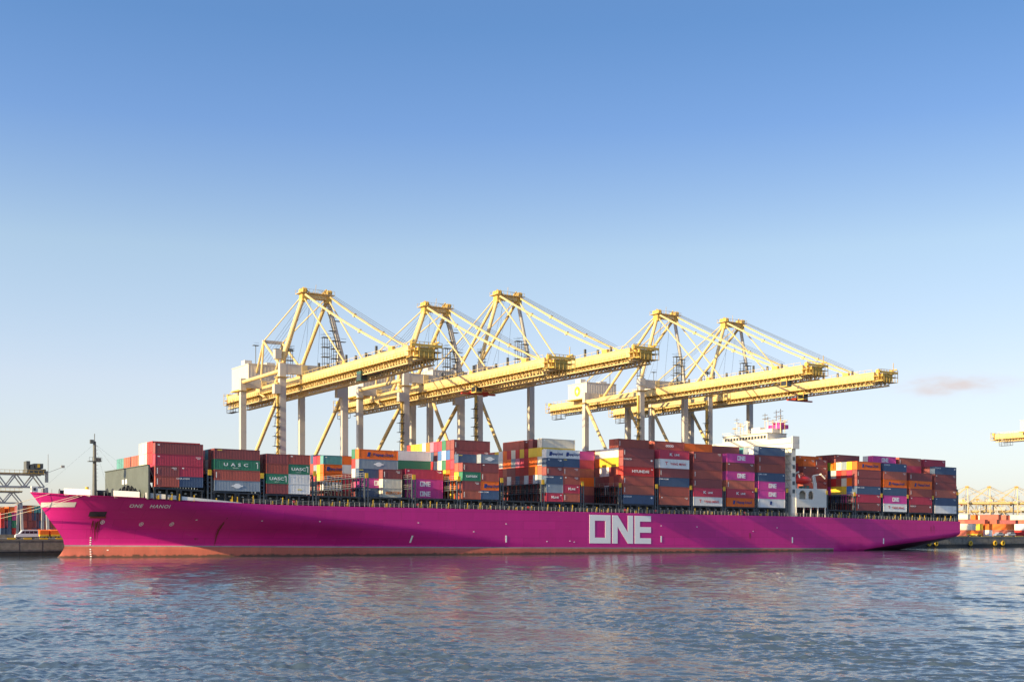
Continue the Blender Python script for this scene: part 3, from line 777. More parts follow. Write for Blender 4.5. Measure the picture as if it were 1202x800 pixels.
for x_ in (251.3, 260.8):
    mb = MB(); mb.bar((x_,2.6,21.7),(x_,3.4,26.4),.55); mb.bar((x_,3.4,26.4),(x_+ (1.7 if x_>255 else .1),1.0,26.9 if x_>255 else 27.4),.5); mb.bar((x_+.9,2.6,21.7),(x_+.9,3.4,26.2),.3)
    mb.bar((x_+ (1.7 if x_>255 else .1),1.0,26.6),(x_+ (3.0 if x_>255 else .3),.6,25.3),.35); mb.obj('davit', M['white'], ship)
mb = MB(); mb.box(326.2, 331.4, 2.4, 5.4, ztop(329)+.2, ztop(329)+2.1); mb.obj('stern_locker', M['k'] if 'k' in M else M['white'], ship)
for x_, mt in ((333.2,'steel'),):
    mb = MB(); mb.box(x_-.7, x_+1.4, .4, .9, ztop(x_)-.3, ztop(x_)+12.2); mb.box(x_-.7, x_+1.4, .35, 44, ztop(x_)+2.4, ztop(x_)+2.7)
    for z_ in (4,6,8,10,12): mb.box(x_-.8, x_+1.5, .2, 1.6, ztop(x_)+z_, ztop(x_)+z_+.12)
    mb.box(x_-.1,x_+.9,.5,1.3,ztop(x_)+12.2,ztop(x_)+13.4)
    mb.obj('stern_frame', M[mt], ship)

# ------------------------------------------------------------------ container stacks
PAL = 'mmmrrrrbbbccRnngGowkMpYtm'
def filler(n, pal=PAL): return [rnd.choice(pal) for _ in range(n)]
# bay -> (tier height for 40 ft, {row: tiers})   tier = 'x' (40 ft) or 'x|y' (two 20 ft, fore|aft); ':' adds lettering
SP = {
'A': (2.85, {0:["r|n:cma","m|c","c","m:"]}, [4,4,4,4,4,4,3,3,3,3,3,3,3,3,3,2,2,2]),
'B': (2.68, {0:["g:logo","r","G:uasc","m:ytop"]}, [4]*12+[3]*6),
'C': (2.59, {0:["m|w:ylab","G:uasc|w","r|G:uasc","m|r"]}, [4]*10+[3]*8),
'X': (2.59, {}, [0]*18),
'D': (2.70, {2:["-|k:ib","-|k","-|m"], 3:["n:cma","M:one","n:ytop|m","g:logo","o:hapag"], 4:["m","p","w","R","G"],
             13:["m|m","w|c","o:hapag|c","o:hapag|w:yang","t|o:hapag"], 14:["m|m","R|R","Y|R","Y|R","R|L"], 15:["g|m","g|m","R|m","g|m","c|m"]}, [0,0,3,5,5]+[0]*8+[5]*5),
'E': (2.80, {3:["M:one","M:one","c"], 4:["m","m","c"], 6:["m","m","c","G:uasc","w:yang"], 7:["m","m","R","n","L"]}, [0,0,0,3,3,0,5,5,5]+[5]*7+[0,0]),
'F': (2.87, {0:["b|n:cma","m|o:hapag","G:kmx|r","m|m","-|g:logo"], 1:["R|m","o|r","Y|r","b|r","n:ytop|r"], 2:["Y","o","R","c","m","m"], 3:["m","B","o","R","B","m"],
             4:["o","R","Y","G","w","G"], 5:["R","m","m","k","B","c"], 6:["m","r","m","w","m","c"], 7:["m","r","m","R","n","p"]},
      [4.5,5]+[6]*12+[5]*4),
'Y': (2.59, {}, [0]*12+[0]*6),
'G': (2.70, {0:["c:kl|b","g|c:kl","n:cma|r","m|b","n|n:ytop","w:hapag|w:hapag"], 1:["m","m","g","b","k","Y","k"], 2:["b","m","w","o","o","Y"], 3:["m","m","R","o","o","Y","m"],
             4:["m","m","w","R","R","R"], 5:["m","r","m","R","c","Y","r"], 6:["m","b","n","R","p","R","r"], 7:["n","m","m","m","g","k","r"], 8:["m","b","w","m","o","R","r"], 9:["m","m","m","b","o","o","r"], 10:["m","b","m","R","w","w"], 11:["m","m","m","m","Y","Y"]},
      [6,7,6,7,6,7,7,7,7,7,6,6,6,6,5,5,5,5]),
'Z': (2.75, {5:["m","b","o:hapag","b","c","M"], 6:["m","r","m","c","R","R"], 7:["m","m","m","m","m","r"]}, [0]*5+[6]*2+[6]*8+[5]*3),
'H': (2.90, {0:["n:cosco","b","r","R:hyundai","m:cosco","m"], 1:["m","r","m","r","Y","w","r"], 2:["m","m","b","m","Y","w","r"], 3:["m","w","m","w","Y","w"], 4:["m","r","m","w","Y","w"], 5:["b","m","m","r","o","k"]},
      [6,7,7]+[6]*8+[5]*7),
'I': (2.90, {0:["b","r","n:cma","m","w:yang","c:kl"], 1:["m","r","m","r","n","m","r:arcs"]}, [6,7,7]+[6]*8+[5]*7),
'J': (2.90, {0:["w:yang","c:kl","m","r","m","m"], 2:["m","m","m","r","n","m","o:hapag"]}, [6,6,7]+[6]*15),
'K': (2.90, {0:["o:hapag","c:kl","b","M:one","m","M:one"], 1:["m","m","m","r","n","m"], 3:["m","m","m","m","m","m","m"]}, [6,6,6,7,7]+[6]*13),
'L': (2.90, {0:["w:blue","M:one","M:one","n:cma","r","m","n"], 1:["m","m","m","m","m","Y","w"], 2:["m","m","m","m","m","R","g"], 3:["m","m","m","m","m","m","t"],4:["m","m","m","m","m","m","G"],5:["m","m","m","m","m","m","o"],6:["m","m","m","m","m","m","L"],7:["m","m","m","m","m","m","L"],8:["m","m","m","m","m","m","Y"],9:["m","m","m","m","m","m","M"]}, [7]*10+[6]*8),
'W': (2.78, {5:["r|m","m|m","b|m","r|m","m|r","m|m","o|m"], 6:["m","r","m","m","m","R","o"], 7:["m","m","r","m","M","Y","n"], 8:["m","m","r","m","M","r","n"]}, [0]*5+[7,7,7.01]+[7]*8+[6]*2),
'M': (2.90, {0:["m","c","n:cma","m","m","o:hapag"], 1:["m","p","B","o","c","Y"], 2:["m","M","Y","k","r","g"], 3:["m","n","Y","r","R","k"], 4:["k","n","Y","R","k","o","m"], 5:["m","m","M","m","n","L","m"]}, [6,6,6,6,7,7]+[7]*6+[6]*6),
'N': (2.90, {0:["w:yang","M:one","n:cma","o:hapag","b","n:cosco"], 1:["m","m","r","m","b","k"], 2:["m","m","m","m","m","m","M:one"], 3:["m","m","m","m","m","m","w"]}, [6,6,7,7]+[6]*14),
'O': (2.90, {0:["m:cosco","c","r","o:hapag","m"], 1:["m","m","m","m","m"], 2:["m","m","m","m","m","c","b"]}, [5,5,7,7,7]+[6]*13),
'P': (2.90, {0:["w","n:","b","m","m","n:cosco"], 1:["m","r","m","r","o","m"], 2:["m","m","m","m","m","m","c"]}, [6,6,7,7,6]+[6]*13),
}
cons = []      # (bay index, row, tier, x, t, z, L, H, colour, logo, half)
occ = {}
for bi, (nme, s0) in enumerate(BAYS):
    H40, spec, counts = SP[nme]
    for r_, cnt in enumerate(counts):
        n = int(cnt) if nme not in ('F',) else (5 if cnt == 4.5 else int(cnt))
        tiers = spec.get(r_)
        if tiers is None:
            tiers = filler(n)
            if nme == 'A': tiers = (['m','c','R','R'] if r_ < 3 else ['m','k','k','k'] if r_ < 6 else ['m','r','b' if r_ < 12 else 't'])[:n]
            if nme == 'F': tiers = filler(n-1, 'mmrrbcn') + [['o','w','L','Y','Y','R'][(r_-8) % 6]]
        z = None; zh = [None, None]
        b0 = base_h(s0)
        zz = [b0, b0]
        for k, tk in enumerate(tiers):
            parts = tk.split('|'); 
            if len(parts) == 1:
                c, _, lg = parts[0].partition(':'); z_ = max(zz)
                cons.append([bi, r_, k, s0, .25+2.5*r_, z_, 12.19, H40, c, lg, -1]); zz = [z_+H40+.03]*2
            else:
                for hf, pt in enumerate(parts):
                    if pt == '-': 
                        if nme == 'F': zz[hf] = zz[hf]
                        continue
                    c, _, lg = pt.partition(':')
                    cons.append([bi, r_, k, s0+hf*6.13, .25+2.5*r_, zz[hf], 6.06, 2.59 if nme!='A' else 2.62, c, lg, hf]); zz[hf] += (2.62 if nme!='A' else 2.65)
        occ.setdefault((bi, r_), [])
for c_ in cons: occ[(c_[0], c_[1])].append((c_[3], c_[3]+c_[6], c_[5], c_[5]+c_[7]))
starts = [b[1] for b in BAYS]
def blocked(p, camp, me_key, mine):
    d = Vector(camp) - Vector(p); steps = int((p[1]+1)/.55)+1
    dt = d / (p[1]+307.0)
    x, y, z = p
    for i in range(1, int((y+.5)/.5)+2):
        yy = y - i*.5
        if yy < .2: return False
        r_ = int((yy-.25)/2.5)
        if (yy-.25) - 2.5*r_ > 2.44: continue
        xx = x + dt.x*i*.5; z_ = z + dt.z*i*.5
        bi = bisect.bisect_right(starts, xx) - 1
        if bi < 0: continue
        for (a_, b_, c0, c1) in occ.get((bi, r_), ()):
            if a_ <= xx <= b_ and c0 <= z_ <= c1 and (a_, c0, r_) != mine: return True
    return False
vis = []
for c_ in cons:
    bi, r_, k, x, t_, z_, L_, H_ = c_[:8]; mine = (x, z_, r_)
    if BAYS[bi][0] == 'A' and r_ > 0 and z_ + H_ < 23.4: continue     # behind the screen
    pts = [(x-.05, t_+1.22+dy, z_+hz*H_) for dy in (-1.0, 0, 1.0) for hz in (.5, .93)] + [(x+L_*q, t_-.05, z_+hz*H_) for q in (.05,.5,.95) for hz in (.5, .93)]
    score = 0
    for cp in ((CX,CY,CZ),(CX-14,CY+10,CZ+1),(CX+14,CY-8,CZ+1)):
        for p in pts:
            if not blocked(p, cp, None, mine): score += 1
    if score: vis.append((score, c_))
print('containers on ship', len(cons), 'visible', len(vis))
vis.sort(key=lambda v: (-(v[1][1] == 0), -v[0], v[1][3]))
LIMIT = 255
BAYN = {'A':'first','B':'second','C':'third','D':'fourth','E':'fifth','F':'sixth','G':'seventh','Z':'eighth','H':'ninth','I':'tenth','J':'eleventh','K':'twelfth','L':'thirteenth','W':'fourteenth','M':'fifteenth','N':'sixteenth','O':'seventeenth','P':'eighteenth'}
rest = []
for i, (scv, c_) in enumerate(vis):
    bi, r_, k, x, t_, z_, L_, H_, c, lg, hf = c_
    if i >= LIMIT: rest.append(c_); continue
    half = {-1:'', 0:'forward ', 1:'aft '}[hf]
    size = 'long' if L_ > 7 else 'short'
    lgt = f" with {LOGOTXT[lg]}" if lg else ''
    where = 'on the near side' if r_ == 0 else f'{ORDN[r_]} row in'
    tier = {0:'bottom tier'}.get(k, f'{ORD[k]} tier')
    lab = f"{half}{size} {CC[c][1]} container{lgt}, {tier}, {where}, {BAYN[BAYS[bi][0]]} bay from bow"
    if len(lab.split()) > 16: lab = f"{half}{size} {CC[c][1]} container, {tier}, {where}, {BAYN[BAYS[bi][0]]} bay from bow"
    if len(lab.split()) > 16: lab = f"{half}{CC[c][1]} container, {tier}, {where}, {BAYN[BAYS[bi][0]]} bay from bow"
    make_container(x, t_, z_, L_, H_, c, lg, lab, 'containers stacked on the ship', tilt=R(.66))
if rest:
    mb = MB(); mats = []; idx = {}
    for bi, r_, k, x, t_, z_, L_, H_, c, lg, hf in rest:
        if c not in idx: idx[c] = len(mats); mats.append(M['C'+c])
        mb.box(x, x+L_, t_, t_+2.438, z_, z_+H_, idx[c])
        for q in (0, L_-.15): mb.box(x+q-.02, x+q+.17, t_-.02, t_+.12, z_, z_+H_-.01, idx[c])
        mb.box(x+.2, x+L_-.2, t_-.02, t_+.1, z_+H_-.14, z_+H_-.012, idx[c])
    o = stuff(mb.obj('distant_containers', mats)); tag(o, 'least visible containers wedged deep between the stacks on the ship', 'containers')
print('stuffed', len(rest))

# ------------------------------------------------------------------ ship-to-shore cranes
def girder_set(root, y0, y1, ztp, depth, hw, gw, typ):
    """twin box girders with trolley rails, walkway and brackets; y0 seaward tip, y1 landward end"""
    for sx in (-1, 1):
        mb = MB(); xc = sx*hw
        mb.box(xc-gw/2, xc+gw/2, y0, y1, ztp-depth, ztp)
        mb.box(xc-gw/2-.12, xc+gw/2+.12, y0, y1, ztp-depth-.14, ztp-depth); mb.box(xc-gw/2-.08, xc+gw/2+.08, y0, y1, ztp, ztp+.1)
        g = mb.obj('girder', M['crane'], root)
        mb = MB(); xo = xc+sx*(gw/2); zz = ztp-depth-.2
        mb.box(min(xo,xo+sx*1.0), max(xo,xo+sx*1.0), y0, y1, zz-.1, zz)
        y = y0+.6
        while y < y1: mb.bar((xo,y,zz-.9),(xo+sx*1.0,y,zz-.05),.16); mb.box(min(xc,xo+sx*1.05), max(xc,xo+sx*1.05), y-.09, y+.09, zz-.42, zz-.1); y += 2.0
        mb.obj('walkway', M['ochredark'], g)
        # open lattice that carries the trolley rail below the box
        mb = MB(); ud = 1.75 if typ == 'A' else 1.25; zb_ = ztp-depth-.14; xi = xc+sx*(gw/2-.12); y = y0+.8; kk = 0
        while y < y1-1.7:
            for xx in (xi, xc-sx*(gw/2-.12)): mb.box(xx-.1, xx+.1, y-.12, y+.12, zb_-ud, zb_)
            if kk % 2: mb.bar((xi,y,zb_-.05),(xi,y+1.7,zb_-ud+.1),.13)
            else: mb.bar((xi,y,zb_-ud+.1),(xi,y+1.7,zb_-.05),.13)
            y += 1.7; kk += 1
        mb.box(xc-gw/2-.05, xc+gw/2+.05, y0+.2, y1-.2, zb_-ud-.28, zb_-ud)
        mb.obj('rail_frame', M['crane'], g)
        mb = MB(); xr = xo+sx*1.0; y = y0+.6
        while y < y1: mb.box(xr-.04, xr+.04, y-.04, y+.04, zz, zz+1.1); y += 2.0
        for z_ in (.55, 1.1): mb.box(xr-.035, xr+.035, y0+.6, y1-.6, zz+z_-.035, zz+z_+.035)
        mb.obj('handrail', M['ochre'], g)
        mb = MB(); y = y0+1
        while y < y1-1: mb.box(xc-.5, xc-.4, y-.05, y+.05, ztp, ztp+1.05); y += 3.0
        mb.box(xc-.49, xc-.41, y0+1, y1-1, ztp+1.0, ztp+1.07); mb.obj('top_rail', M['crane'], g)
    mb = MB(); y = y0+3; 
    while y < y1-1:
        mb.box(-hw+gw/2, hw-gw/2, y-.25, y+.25, ztp-.7, ztp-.1); y += 9
    mb.obj('cross_tie', M['ochre'], root)
    mb = MB(); y = y0+2                                      # festoon loops under the girder
    xc = -hw-.2
    while y < y1-3:
        mb.bar((xc,y,ztp-depth-.5),(xc,y,ztp-depth-1.25),.09); mb.bar((xc,y,ztp-depth-1.25),(xc,y+.9,ztp-depth-1.35),.12); mb.bar((xc,y+.9,ztp-depth-1.3),(xc,y+1.4,ztp-depth-.5),.09); y += 1.9
    mb.obj('festoon', M['ochre'], root)
    # boom tip and rear end cages
    mb = MB(); 
    for (ya, yb) in ((y0-2.6, y0), (y1, y1+2.2)):
        mb.box(-hw-gw, hw+gw, ya, yb, ztp-depth*.55-.15, ztp-depth*.55)
        mb.box(-hw-gw, hw+gw, ya, yb, ztp-depth-.7, ztp-depth-.55)
        for k in range(8):
            x_ = -hw-gw+(2*hw+2*gw)*k/7; 
            yy = ya if ya < y0 else yb
            mb.box(x_-.07, x_+.07, yy-.07, yy+.07, ztp-depth-.7, ztp+.9)
        for z_ in (ztp+.3, ztp+.9): mb.box(-hw-gw, hw+gw, (ya if ya < y0 else yb)-.06, (ya if ya < y0 else yb)+.06, z_-.06, z_+.06)
        mb.box(-hw+1, hw-1, ya+.3, yb, ztp-depth-.3, ztp-.4)
        for x_ in (-hw, hw): mb.tube((x_-.5,(ya+yb)/2,ztp+.2),(x_+.5,(ya+yb)/2,ztp+.2),.75,10)
    mb.obj('end_platform', M['ochre'], root)
    mb = MB(); mb.box(hw-.1, hw+.1, y0-3.4, y0-.5, ztp+.9, ztp+1.2); mb.box(hw-.08,hw+.08,y0-2,y0-1.85,ztp,ztp+3.4); mb.box(-hw-1.2, hw+1.2, y0-2.9, y0-2.6, ztp-.4, ztp+.25)
    mb.obj('tip_sheave', M['ochre'], root)
    # hanging maintenance basket at the rear, walkway below
    mb = MB()
    ya, yb, zl = y1-11, y1-4, ztp-depth-3.9
    mb.box(-hw-2.4, -hw-.4, ya, yb, zl-.12, zl)
    for y in (ya, (ya+yb)/2, yb):
        for x_ in (-hw-2.35, -hw-.45): mb.box(x_-.07, x_+.07, y-.07, y+.07, zl, ztp-depth)
    for z_ in (zl+.55, zl+1.1, zl+2.2): mb.box(-hw-2.4, -hw-2.3, ya, yb, z_-.05, z_+.05)
    mb.obj('service_cage', M['cable'], root)

def build_crane(typ, label, loc):
    root = thing('container_crane', label, 'crane', loc, 'cranes working the ship')
    G0 = loc[2]; Z = lambda z: z - G0
    A = typ == 'A'
    gt = Z(54.9 if A else 59.5); dep = 2.45 if A else 2.5; hw = 3.3; gw = 1.35
    y0, y1 = (-72.0, 68.5) if A else (-74.7, 69.5)
    legx, gauge = 10.35, 35.0
    sea_top, land_top = (Z(58.3), Z(57.3)) if A else (Z(62.6), Z(61))
    # legs
    for sx in (-1, 1):
        for (y, top, wx) in ((0, sea_top, 1.0), (gauge, land_top, .95)):
            mb = MB(); x = sx*legx
            mb.box(x-wx, x+wx, y-.85, y+.85, 1.6, top)
            for z in range(8, int(top)-2, 9): mb.box(x-wx-.04, x+wx+.04, y-.89, y+.89, z, z+.16)
            mb.obj('leg', M['leg'], root)
    for y in (0, gauge):
        mb = MB(); mb.box(-legx-3, legx+3, y-.8, y+.8, .9, 2.6)
        mb.obj('sill_beam', M['leg'], root)
        for sx in (-1, 1):
            mb = MB()
            for k in range(4): 
                x = sx*legx-3+k*2; mb.tube((x,y-.25,.42),(x,y+.25,.42),.4,10); 
            mb.box(sx*legx-3.6, sx*legx+3.6, y-.4, y+.4, .5, .95); mb.obj('bogie', M['ochre'], root)
    # portal beams along the quay
    mb = MB(); zt = sea_top-.15
    mb.box(-legx+1.0, legx-1.0, -.8, .8, zt-3.0, zt); 
    mb.obj('portal_beam', M['leg'], root)
    mb = MB(); mb.box(-legx+.95, legx-.95, gauge-.75, gauge+.75, land_top-3.0, land_top-.15); mb.obj('portal_beam', M['leg'], root)
    # blocks that stand proud of the leg tops
    for sx in (-1, 1):
        mb = MB(); x = sx*legx
        if A: mb.box(x-2.9, x-.95, -1.3, .7, sea_top-9.5, sea_top-6.6); mb.box(x-2.6, x-.6, -1.2, .8, sea_top+1.2, sea_top+4.0)
        else: mb.box(x-1.2, x+1.2, -1.1, 1.1, sea_top-2.6, sea_top+.3)
        mb.obj('leg_head', M['leg'], root)
        # rings of landing plate
        mb = MB(); mb.box(x-1.9, x+1.9, -1.7, 1.7, sea_top-4.4, sea_top-4.25); mb.box(x-1.7, x+1.7, gauge-1.7, gauge+1.7, land_top-4.2, land_top-4.05)
        for dx in (-1.85, 1.8):
            mb.box(x+dx, x+dx+.05, -1.7, 1.7, sea_top-3.2, sea_top-3.15)
        mb.obj('landing', M['ochre'], root)
    # side ties and diagonals
    for sx in (-1, 1):
        x = sx*legx
        mb = MB()
        if A: mb.tube((x, .8, sea_top-2.2),(x, gauge-.8, land_top-1.2),.62,12)
        else: mb.box(x-.55, x+.55, .8, gauge-.8, land_top-4.4, land_top-3.0)
        mb.obj('side_tie', M['crane'], root)
        mb = MB()
        if A: mb.tube((x, .9, Z(50)),(x, gauge-.9, Z(23)),.62,12)
        else: mb.tube((x, gauge-.9, Z(55.5)),(x, .9, Z(9)),.62,12)
        mb.obj('diagonal_brace', M['crane'], root)
    # lower sill tie, both sides, and the lower cross struts seen under the boom
    for sx in (-1, 1):
        mb = MB(); mb.box(sx*legx-.5, sx*legx+.5, .9, gauge-.9, 9.0, 10.6); mb.obj('side_tie', M['leg'], root)
    girder_set(root, y0, y1, gt, dep, hw, gw, typ)
    # hangers that carry the girders from the portal beams
    mb = MB()
    for y in (0, gauge):
        for sx in (-1, 1): mb.box(sx*hw-.9, sx*hw+.9, y-.95, y+.95, gt-.1, (sea_top if y == 0 else land_top)-.4 if (sea_top-3.2) < gt+3 else gt+2)
    mb.obj('hanger', M['crane'], root)
    # apex
    az = Z(80.6 if A else 87.2); ax = 4.1; ay = -1.5
    mb = MB()
    mb.box(-ax-.5, ax+.5, ay-1.1, ay+1.1, az-2.0, az-.6); mb.box(-ax-1.6, ax+1.6, ay-2.0, ay+2.4, az-.6, az-.45)
    mb.obj('apex_beam', M['crane'], root)
    mb = MB()
    for sx in (-1, 1):
        mb.box(sx*ax-.8, sx*ax+.8, ay-1.3, ay+1.3, az-3.0, az-.3)
        for dy in (-1.2, 0, 1.2): mb.tube((sx*ax-.7,ay+dy,az+.3),(sx*ax+.7,ay+dy,az+.3),.7,10)
        mb.bar((sx*ax,ay-2,az-.4),(sx*ax,ay-2,az+1.1),.08); mb.bar((sx*ax,ay+2,az-.4),(sx*ax,ay+2,az+1.1),.08)
        mb.bar((sx*ax-sx*2.2,ay-.6,az-.4),(sx*ax-sx*.2,ay+.6,az+1.5),.35)
    for k in range(9): 
        x = -ax-1.5+(2*ax+3)*k/8; mb.box(x-.04,x+.04,ay-2.0,ay-1.92,az-.5,az+.65); mb.box(x-.04,x+.04,ay+2.3,ay+2.38,az-.5,az+.65)
    mb.box(-ax-1.5, ax+1.5, ay-2.0, ay-1.92, az+.6, az+.66); mb.box(-ax-1.5, ax+1.5, ay+2.3, ay+2.38, az+.6, az+.66)
    mb.bar((0,ay,az),(0.2,ay,az+2.6),.09)
    mb.obj('apex_gear', M['ochre'], root)
    # A-frame
    sv = sea_top + (1.0 if A else 0)
    for sx in (-1, 1):
        mb = MB(); mb.tube((sx*ax, ay, az-1.8),(sx*legx, 0, sv),.62 if not A else .72,12); mb.obj('frame_leg', M['leg'] if sx > 0 else M['crane'], root)
        mb = MB()
        if A:
            mb.tube((sx*ax, ay+.6, az-1.8),(sx*hw, 17.6, gt+5.2),.6,10); mb.tube((sx*hw, 17.6, gt+5.2),(sx*hw, 24, gt),.55,10)
            mb.box(sx*hw-.8, sx*hw+.8, 16.8, 18.6, gt-.2, gt+6.2)
        else: mb.tube((sx*ax, ay+.6, az-1.8),(sx*hw, 32.5, gt+.2),.5,10)
        mb.obj('back_leg', M['crane'], root)
    mb = MB(); 
    # platforms with handrail and ladder up the right column
    P0 = Vector((ax, ay, az-1.8)); P1 = Vector((legx, 0, sv))
    for k in range(1, 6):
        p = P0.lerp(P1, k/6.2); mb.box(p.x-2.3 if k%2 else p.x+.3, p.x-.3 if k%2 else p.x+2.3, p.y-.9, p.y+.5, p.z, p.z+.12)
        q = P0.lerp(P1, (k+1)/6.2)
        mb.bar((p.x-1.4, p.y-.6, p.z),(q.x-1.2, q.y-.6, q.z),.22)
        mb.box(p.x-2.3 if k%2 else p.x+.3, p.x-.3 if k%2 else p.x+2.3, p.y-.9, p.y-.85, p.z+.9, p.z+1.0)
    if A: mb.obj('stair_flight', M['mast'], root)
    # rear frame
    if A:
        rz = Z(70.0)
        for sx in (-1, 1):
            mb = MB(); mb.tube((sx*hw, 34.5, rz),(sx*hw, 45, gt+.1),.38,8); mb.tube((sx*hw, 34.5, rz),(sx*hw, 37.5, gt+.1),.38,8) 
            mb.tube((sx*hw, 34.5, rz),(sx*hw, 18, gt+4.5),.38,8); mb.obj('rear_frame', M['crane'], root)
        mb = MB(); mb.box(-hw-.4, hw+.4, 34, 35, rz-.5, rz+.5); mb.obj('rear_frame_beam', M['leg'], root)
        for sx in (-1, 1):
            mb = MB(); mb.tube((sx*hw, 46, gt+.1),(sx*hw*1.6, 28, gt-4),.3,8); mb.obj('brace', M['crane'], root)
    # forestays (flat tie bars) and ropes
    fo = (-61, -30.5) if A else (-62, -29)
    for sx in (-1, 1):
        mb = MB()
        p, q = Vector((sx*ax, ay-1, az-.7)), Vector((sx*hw, fo[0], gt+.9)); pts = [p.lerp(q,i/12)-Vector((0,0,.9*4*(i/12)*(1-i/12))) for i in range(13)]
        for i in range(12): mb.bar(pts[i], pts[i+1], .34, .55)
        for i in (4, 8): mb.box(pts[i].x-.35, pts[i].x+.35, pts[i].y-.6, pts[i].y+.6, pts[i].z-.5, pts[i].z+.4)
        mb.obj('forestay', M['crane'], root)
        mb = MB(); mb.bar((sx*ax, ay-1, az-2.2),(sx*hw, fo[1], gt+.7),.26,.36); mb.obj('forestay', M['crane'], root)
        mb = MB(); mb.box(sx*hw-.45, sx*hw+.45, fo[0]-1.3, fo[0]+1.3, gt, gt+1.2); mb.box(sx*hw-.4, sx*hw+.4, fo[1]-.9, fo[1]+.9, gt, gt+.9); mb.obj('stay_lug', M['ochre'], root)
        mb = MB(); mb.bar((sx*ax, ay+1, az-1.2),(sx*hw, 43.5 if not A else 34.5, gt+(7.5 if not A else 15.2)),.24,.3); 
        if not A: mb.bar((sx*hw, 43.5, gt+7.5),(sx*hw,52,gt+.1),.3,.4)
        mb.obj('backstay', M['crane'], root)
    mb = MB()
    for k, x in enumerate((-1.2,-.4,.4,1.2)):
        mb.bar((x+1.5, ay-1.5, az+.8),(x+1.5, fo[0]+2, gt+2.0+.3*k),.075); 
        mb.bar((x, ay+1.5, az+.6),(x*1.5, 46, gt+8),.055)
    for x in (-1, 1): mb.bar((x*2, ay, az-2),(x*2, 2, gt+2),.05); mb.bar((x*1.2, ay, az-2),(x*1.2, 12, gt+2),.05)
    mb.obj('hoist_rope', M['cable'], root)
    # machinery house on the rear girders
    if A: hx0, hx1, hy0, hy1, hz0, hz1 = -6.2, 6.4, 41.0, 57.5, gt+.6, Z(63.2)
    else: hx0, hx1, hy0, hy1, hz0, hz1 = -7.2, 7.2, 38.6, 51.5, gt+.2, Z(65.6)
    mb = MB(); mb.box(hx0, hx1, hy0, hy1, hz0, hz1)
    mh = mb.obj('machinery_house', M['house'], root)
    mb = MB(); mb.box(hx0-.15, hx1+.15, hy0-.15, hy1+.15, hz1, hz1+.2); mb.box(hx0+.5, hx0+3, hy0+5, hy0+8.5, hz1+.2, hz1+1.9); mb.box(1, 4, hy0+2, hy0+5, hz1+.2, hz1+1.2)
    mb.obj('roof', M['house'], mh)
    mb = MB()
    k = hx0
    while k < hx1: mb.box(k-.03, k+.03, hy0-.05, hy0, hz0, hz1); k += 1.2
    k = hy0
    while k < hy1: mb.box(hx0-.05, hx0, k-.03, k+.03, hz0, hz1); k += 1.2
    mb.obj('wall_rib', M['house'], mh)
    mb = MB(); mb.box(hx0-.3, hx1+.3, hy0-1.0, hy1+.6, hz0-.35, hz0); k = hx0
    while k < hx1: mb.box(k-.04, k+.04, hy0-1.0, hy0-.94, hz0, hz0+1.1); k += 1.5
    mb.box(hx0, hx1, hy0-1.0, hy0-.94, hz0+1.05, hz0+1.12); mb.obj('catwalk', M['ochre'], mh)
    if not A:
        n = 20; cy, cz = (hy0+hy1)/2, (hz0+hz1)/2
        mb = MB(); mb.prism([(cy+1.9*math.cos(2*math.pi*k/n), cz+1.9*math.sin(2*math.pi*k/n)) for k in range(n)], 'x', hx0-.12, hx0-.06)
        mb.obj('emblem', M['emblem'], mh)
        mb = MB(); mb.prism([(cy-.2,cz+1.2),(cy+1.0,cz-.2),(cy+.35,cz-.2),(cy+.2,cz-1.3),(cy-1.0,cz+.1),(cy-.3,cz+.15)], 'x', hx0-.16, hx0-.121); mb.obj('emblem_mark', M['hullwhite'], mh)
    for (x, y, h) in ((hx0+4, hy0+4, 7.0), (hx1-2, hy0+1.5, 6.0)):
        mb = MB(); mb.tube((x,y,hz1),(x,y,hz1+h),.12,6); mb.box(x-1,x+1,y-.8,y+.8,hz1+h-.1,hz1+h+.05); mb.bar((x-.9,y-.7,hz1+h+.8),(x+.9,y-.7,hz1+h+.8),.06); mb.obj('lamp_post', M['mast'], mh)
    # boom-hinge gantry and electrical towers between legs
    for (x, y, h) in ((5.4, -4, 11.0), (1.5, -6, 11.5), (-5.2, 7, 9)):
        mb = MB()
        for dx in (-.8, .8):
            for dy in (-.8, .8): mb.box(x+dx-.07, x+dx+.07, y+dy-.07, y+dy+.07, gt, gt+h)
        for z in (2.5, 5.5, 8.5, h): 
            mb.box(x-1.3, x+1.3, y-1.1, y+1.1, gt+z-.1, gt+z)
            for dy in (-1.1, 1.05): mb.box(x-1.3, x+1.3, y+dy, y+dy+.05, gt+z+.9, gt+z+1.0)
        mb.obj('access_tower', M['mast'], root)
    # small lamps and boxes along the boom
    mb = MB()
    for k in range(7 if A else 9):
        y = -12-k*6.6; mb.box(-hw-.3, -hw+.3, y-.25, y+.25, gt, gt+(1.6 if k % 3 else 2.6))
        mb.box(hw-.3, hw+.3, y+2-.3, y+2+.3, gt, gt+1.2)
    mb.obj('boom_fitting', M['mast'], root)
    # stair tower on the near land side leg, lift on the sea leg
    mb = MB(); x = -legx-2.2
    z = 4.0; k = 0
    while z < sea_top-12:
        mb.box(x-.9, x+1.2, -1.6, .3, z, z+.12); mb.bar((x-.7,-1.5,z+.1),(x+1.0,-1.5,z+2.9) if k%2 else (x+.2,.2,z+2.9),.16)
        mb.box(x-.9, x+1.2, -1.6, -1.54, z+1.0, z+1.08); z += 3.0; k += 1
    mb.obj('stairway', M['mast'], root)
    mb = MB(); mb.box(-legx-1.75, -legx-1.15, -.55, .2, 4, sea_top-6); mb.obj('lift_rail', M['ochre'], root)
    return root, gt, dep
